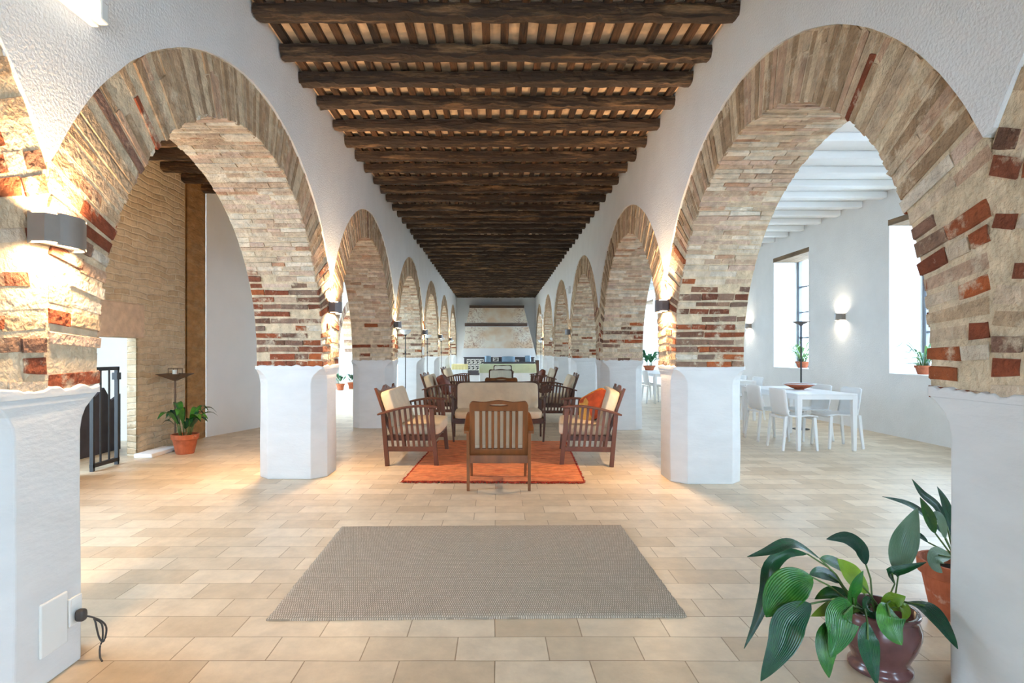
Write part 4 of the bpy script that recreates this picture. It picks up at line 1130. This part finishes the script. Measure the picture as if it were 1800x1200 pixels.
# cover plate, socket and plug on the near left pillar
yc0 = C0[-1]+BAY*.5
b = MB(); b.box((WL,2.185,.115),(WL+.012,2.325,.325)); tag(b.build('cover_plate', 'cover_plate', bevel=.006), 'blank white cover plate low on the nearest left pillar', 'cover plate')
so = thing('wall_socket', 'white double wall socket low on the nearest left pillar, beside the cover plate', 'socket', (WL, 2.368, .225))
b = MB(); b.box((0,-.036,-.058),(.012,.036,.058)); b.build('face_plate', 'cover_plate', so, bevel=.004)
b = MB(); b.box((.012,-.026,.026),(.014,.026,.05)); b.build('switch', 'card_white', so, bevel=.001)
pc = thing('power_cable', 'dark plug with a looped cable hanging from the wall socket', 'cable', (WL+.013, 2.368, .205))
b = MB(); b.pillow((.04,.036,.05), (.02,0,0), .6, nu=16, nv=10); b.build('plug', 'cable', pc, smooth=True)
b = MB(); pts = []
for (x,y,z) in ((.035,0,-.005),(.06,.03,-.015),(.09,.09,-.05),(.10,.12,-.09),(.09,.11,-.14),(.07,.10,-.12),(.06,.08,-.05),(.05,.09,-.04),(.075,.12,-.07),(.08,.12,-.13),(.07,.11,-.165),(.085,.08,-.198),(.12,.03,-.201)): pts.append(Vector((x*.8,y*.55,z)))
sm_ = []
for i in range(len(pts)-1):
    p0 = pts[max(0,i-1)]; p1 = pts[i]; p2 = pts[i+1]; p3 = pts[min(len(pts)-1,i+2)]
    for k in range(6):
        t_ = k/6; sm_.append(.5*((2*p1)+(p2-p0)*t_+(2*p0-5*p1+4*p2-p3)*t_*t_+(3*p1-p0-3*p2+p3)*t_**3))
sm_.append(pts[-1]); b.tube(sm_, .0038, 6); b.build('cord', 'cable', pc, smooth=True)

# ------------------------------------------------------------------ plants
def bez(p0, p1, p2, p3, t): 
    s = 1-t; return p0*s**3+p1*3*s*s*t+p2*3*s*t*t+p3*t**3
def leaf(pts, width, face, n=18, mw=6, fold=.25, thick=0, tipw=1.6):
    """blade along a smooth path through pts; face = side the blade turns to"""
    P = [Vector(p) for p in pts]
    def cr(t):
        k = len(P)-1; f = t*k; i = min(k-1, int(f)); u = f-i
        p0 = P[max(0,i-1)]; p1 = P[i]; p2 = P[i+1]; p3 = P[min(k,i+2)]
        return .5*((2*p1)+(p2-p0)*u+(2*p0-5*p1+4*p2-p3)*u*u+(3*p1-p0-3*p2+p3)*u**3)
    V = []; F = []; UV = []; fc = Vector(face).normalized()
    for i in range(n+1):
        t = i/n; c = cr(t); d = (cr(min(1,t+.02))-cr(max(0,t-.02))).normalized()
        sd = d.cross(fc)
        if sd.length < .05: sd = d.cross(Vector((.3,.5,.8)))
        sd.normalize(); nn = sd.cross(d).normalized()
        wv = math.sin(PI*min(1,t**.85))**1.0*width*.52 if 0 < t < 1 else .0012
        wv = max(.0012, wv)
        for j in range(mw+1):
            u = -1+2*j/mw
            q = c+sd*u*wv+nn*(-fold*wv*(1-abs(u))+.05*wv*math.sin(t*9+u*2))
            V.append(q); UV.append((u*.5+.5, t))
    for i in range(n):
        for j in range(mw): a = i*(mw+1)+j; F.append((a,a+1,a+mw+2,a+mw+1))
    return V, F, UV
def add_leaf(parent, pts, width, face, m='leaf', **kw):
    b = MB(); V, F, UV = leaf(pts, width, face, **kw); b.add(V, F, None, UV)
    return b.build('leaf', m, parent, smooth=True)
def pot_parts(t, r, h, m, style='flare', soil=.93, seg=32):
    b = MB()
    if style == 'flare': pr = [(r*.66,0),(r*.70,.01),(r*.93,h*.72),(r*.95,h*.74),(r*1.04,h*.76),(r*1.06,h),(r*.97,h),(r*.9,h*.72),(0,h*.72)]
    else: pr = [(r*.74,0),(r*.80,h*.03),(r*.79,h*.09),(r*.70,h*.13),(r*.68,h*.18),(r*.76,h*.28),(r*.90,h*.45),(r*.99,h*.64),(r*.99,h*.76),(r*.92,h*.88),(r*.90,h*.93),(r*.97,h*.97),(r*.95,h),(r*.85,h),(r*.82,h*.8),(0,h*.8)]
    b.lathe(pr, seg=seg); b.build('pot', m, t, smooth=style != 'flare')
    b = MB(); b.lathe([(r*.89,h*soil*.82+.004),(0,h*soil*.82+.012)], seg=seg, cap=False); b.build('soil', 'soil', t)
# big foreground plant (leaf paths are local to the pot base)
PB = Vector((1.575, 2.335, 0))
pt = thing('potted_plant', 'large leafy plant in a glazed purple brown pot by the nearest right pillar', 'plant', PB)
pot_parts(pt, .145, .25, 'glazed_pot', 'belly')
def cp(cx, cyy, dd=0):    # a point of the foreground plant: sideways / upward offsets measured around the pot
    return at(1280+cx/3.158, 820+cyy/3.158, 2.335+dd)-PB
LV = [
 ([(700,760,.0),(600,600,-.02),(510,510,-.05),(410,440,-.08),(330,425,-.1),(215,470,-.14),(105,500,-.16)], 62, (0,-.5,1), 'leaf_dark'),
 ([(690,760,.0),(560,660,-.06),(470,615,-.1),(370,640,-.14),(270,740,-.18),(210,835,-.2)], 150, (-.4,-1,.8), 'leaf'),
 ([(690,750,.02),(560,560,.03),(440,485,.02),(320,480,0),(235,560,-.02),(213,690,-.04),(160,850,-.06),(88,1010,-.08)], 66, (-.6,-1,.5), 'leaf_dark'),
 ([(700,770,-.02),(560,740,-.12),(460,760,-.2),(350,850,-.24),(290,1000,-.27),(180,1190,-.29)], 125, (-.3,-1,.5), 'leaf_dark'),
 ([(730,790,-.04),(690,770,-.14),(640,820,-.2),(620,930,-.22),(570,1060,-.23)], 140, (.05,-1,.3), 'leaf'),
 ([(720,800,-.02),(640,840,-.12),(560,930,-.17),(545,1050,-.19),(560,1172,-.2)], 88, (-.3,-1,.2), 'leaf'),
 ([(820,770,-.05),(880,760,-.13),(900,830,-.18),(920,910,-.19),(965,990,-.2)], 128, (.1,-1,.3), 'leaf'),
 ([(850,770,0),(980,750,-.08),(1090,770,-.16),(1190,880,-.24),(1275,1012,-.31)], 92, (.1,-.8,.9), 'leaf_dark'),
 ([(800,740,.02),(790,620,.05),(765,545,.06),(735,450,.06),(650,395,.05),(545,402,.04)], 74, (-.2,-.8,.6), 'leaf_dark'),
 ([(830,770,0),(780,700,-.02),(720,630,-.02),(660,570,-.02),(605,512,-.03)], 96, (.2,-1,.4), 'leaf_yellow'),
 ([(700,800,-.05),(695,730,-.09),(715,650,-.1),(750,577,-.1)], 74, (.3,-1,.1), 'leaf'),
 ([(860,770,.05),(930,700,.1),(945,600,.12),(962,485,.14),(1000,360,.15),(1050,228,.14)], 130, (-.1,-1,.25), 'leaf_pale'),
 ([(880,750,.05),(925,650,.08),(910,590,.07),(985,565,.05),(1100,530,.04)], 56, (0,-.6,1), 'leaf_dark'),
 ([(760,790,-.1),(772,860,-.2),(776,960,-.23),(800,1080,-.235),(828,1215,-.24)], 92, (.1,-1,.2), 'leaf_dark'),
 ([(740,790,-.02),(640,770,-.08),(560,790,-.12),(460,830,-.14)], 70, (0,-.8,.8), 'leaf_yellow'),
 ([(730,780,.02),(650,720,.04),(560,700,.05),(480,735,.04)], 70, (0,-.8,.8), 'leaf'),
 ([(850,780,-.03),(900,745,-.06),(940,735,-.08),(985,720,-.09)], 66, (0,-.9,.5), 'leaf_yellow'),
 ([(860,790,-.02),(960,770,-.06),(985,810,-.09),(970,860,-.1)], 60, (.2,-1,.4), 'leaf_yellow'),
 ([(760,790,.0),(790,775,-.06),(800,800,-.09),(830,850,-.1)], 90, (0,-1,.4), 'leaf_dark'),
 ([(720,760,.02),(620,640,.02),(560,600,0),(500,590,-.03),(450,600,-.05)], 66, (0,-.8,.8), 'leaf_dark'),
 ([(800,760,.05),(700,640,.08),(640,560,.08),(560,520,.06),(510,510,.05)], 66, (0,-.8,.8), 'leaf'),
]
for P_, wd_, fc, mt in LV:
    pts = [cp(*q) for q in P_]
    w_ = wd_*.00088
    # a thin stalk for the first stretch, the blade after it
    if len(pts) >= 5:
        b = MB(); b.tube([Vector((0,0,.18)), pts[0], pts[1], pts[2]], .0035, 6); b.build('stalk', 'stem', pt, smooth=True)
        add_leaf(pt, pts[2 if len(pts) > 5 else 1:], w_, fc, mt)
    else:
        b = MB(); b.tube([Vector((0,0,.18)), pts[0], pts[1]], .0035, 6); b.build('stalk', 'stem', pt, smooth=True)
        add_leaf(pt, pts, w_, fc, mt)
# terracotta plant just behind it
PB2 = Vector((2.27, 2.80, 0))
p2 = thing('potted_plant', 'leafy plant in a terracotta pot half hidden behind the nearest right pillar', 'plant', PB2)
pot_parts(p2, .155, .27, 'terracotta')
def cq(cx, cyy, dd=0): return at(1280+cx/3.158, 820+cyy/3.158, 2.80+dd)-PB2
for P_, wd_, fc, mt in [
 ([(1250,480,0),(1215,330,0),(1160,220,0),(1080,150,0),(1020,68,0)], 46, (-.3,-1,.5), 'leaf_dark'),
 ([(1250,490,.0),(1200,380,.0),(1110,280,0),(1000,205,0),(855,165,0)], 44, (-.1,-.8,.8), 'leaf_dark'),
 ([(1260,480,.02),(1240,330,.04),(1205,200,.05),(1160,110,.05)], 60, (0,-1,.3), 'leaf_dark'),
 ([(1240,490,-.03),(1150,370,-.05),(1130,310,-.06),(1100,240,-.06),(1065,170,-.06)], 60, (-.2,-1,.3), 'leaf'),
 ([(1250,490,-.03),(1205,400,-.05),(1190,320,-.05),(1160,270,-.05),(1120,290,-.05)], 60, (0,-1,.6), 'leaf_pale'),
 ([(1250,490,.03),(1110,420,.05),(1060,380,.06),(980,380,.06),(925,430,.05)], 40, (-.2,-.8,.8), 'leaf_dark'),
 ([(1240,500,-.08),(1170,490,-.14),(1150,540,-.16),(1190,590,-.16)], 90, (0,-1,.4), 'leaf_pale'),
 ([(1270,480,.0),(1330,330,.0),(1400,260,0),(1500,260,0)], 60, (0,-.8,.8), 'leaf'),
 ([(1270,480,.06),(1300,330,.12),(1330,220,.16),(1330,120,.18)], 60, (0,-1,.3), 'leaf_dark')]:
    pts = [cq(*q) for q in P_]
    b = MB(); b.tube([Vector((0,0,.2)), pts[0], pts[1]], .004, 6); b.build('stalk', 'stem', p2, smooth=True)
    add_leaf(p2, pts[1:] if len(pts) > 4 else pts, wd_*.00088, fc, mt)
def leafy(name, label, loc, r, h, n, ln, wd_, ms, seed, pm_='terracotta', rise=(.5,1.0), spread=.5, cat='plant'):
    t = thing(name, label, cat, loc); rr = random.Random(seed); pot_parts(t, r, h, pm_, seg=24)
    for i in range(n):
        a = 2*PI*i/n+rr.uniform(-.4,.4); L_ = ln*rr.uniform(.7,1.1); up = rr.uniform(*rise); sp = spread*rr.uniform(.5,1.1)
        dr = Vector((math.cos(a), math.sin(a), 0)); b0 = dr*r*.35+Vector((0,0,h*.78))
        p1 = b0+dr*L_*.15*sp*2+Vector((0,0,L_*up*.45)); p2_ = b0+dr*L_*.5*sp*2+Vector((0,0,L_*up*.85)); p3_ = b0+dr*L_*.8*sp*2+Vector((0,0,L_*up*.9)); p4 = b0+dr*L_*1.05*sp*2+Vector((0,0,L_*up*.72))
        b = MB(); b.tube([b0, b0.lerp(p1,.6), p1], .004, 5); b.build('stalk', 'stem', t, smooth=True)
        add_leaf(t, [p1,p2_,p3_,p4], wd_*rr.uniform(.75,1.2), -dr*.4+Vector((0,0,1)), rr.choice(ms), n=10, mw=4)
    return t
leafy('potted_plant', 'leafy plant in a terracotta pot beside the candle stand, left brick wall', (-3.98, 7.28, 0), .155, .25, 22, .5, .085, ['leaf','leaf_dark'], 3, rise=(.55,1.1), spread=.34)
leafy('spider_plant', 'spider plant on the sill of the farther right aisle window', (RX+.26, 11.9, SILL+.005), .13, .13, 44, .52, .03, ['leaf_spider'], 5, rise=(.3,.95), spread=.4)
leafy('spider_plant', 'spider plant on the sill of the nearer right aisle window, edge showing', (RX+.2, 8.45, SILL+.005), .11, .13, 40, .46, .028, ['leaf_spider','leaf_far'], 8, rise=(.1,.95), spread=.45)
leafy('potted_plant', 'broad leafed plant in a red bowl on the far white table', (4.55, 16.9, .75), .17, .14, 16, .62, .16, ['leaf_far'], 12, rise=(.45,1.0), spread=.3)
leafy('potted_plant', 'small palm plant at the white wall of the far left room, left of the pair', (-5.28, 19.3, 0), .14, .22, 14, .5, .08, ['leaf_far','leaf_dark'], 15, rise=(.4,1), spread=.4)
leafy('potted_plant', 'small palm plant at the white wall of the far left room, right of the pair', (-5.1, 20.1, 0), .14, .22, 14, .5, .08, ['leaf_far','leaf_dark'], 17, rise=(.4,1), spread=.4)
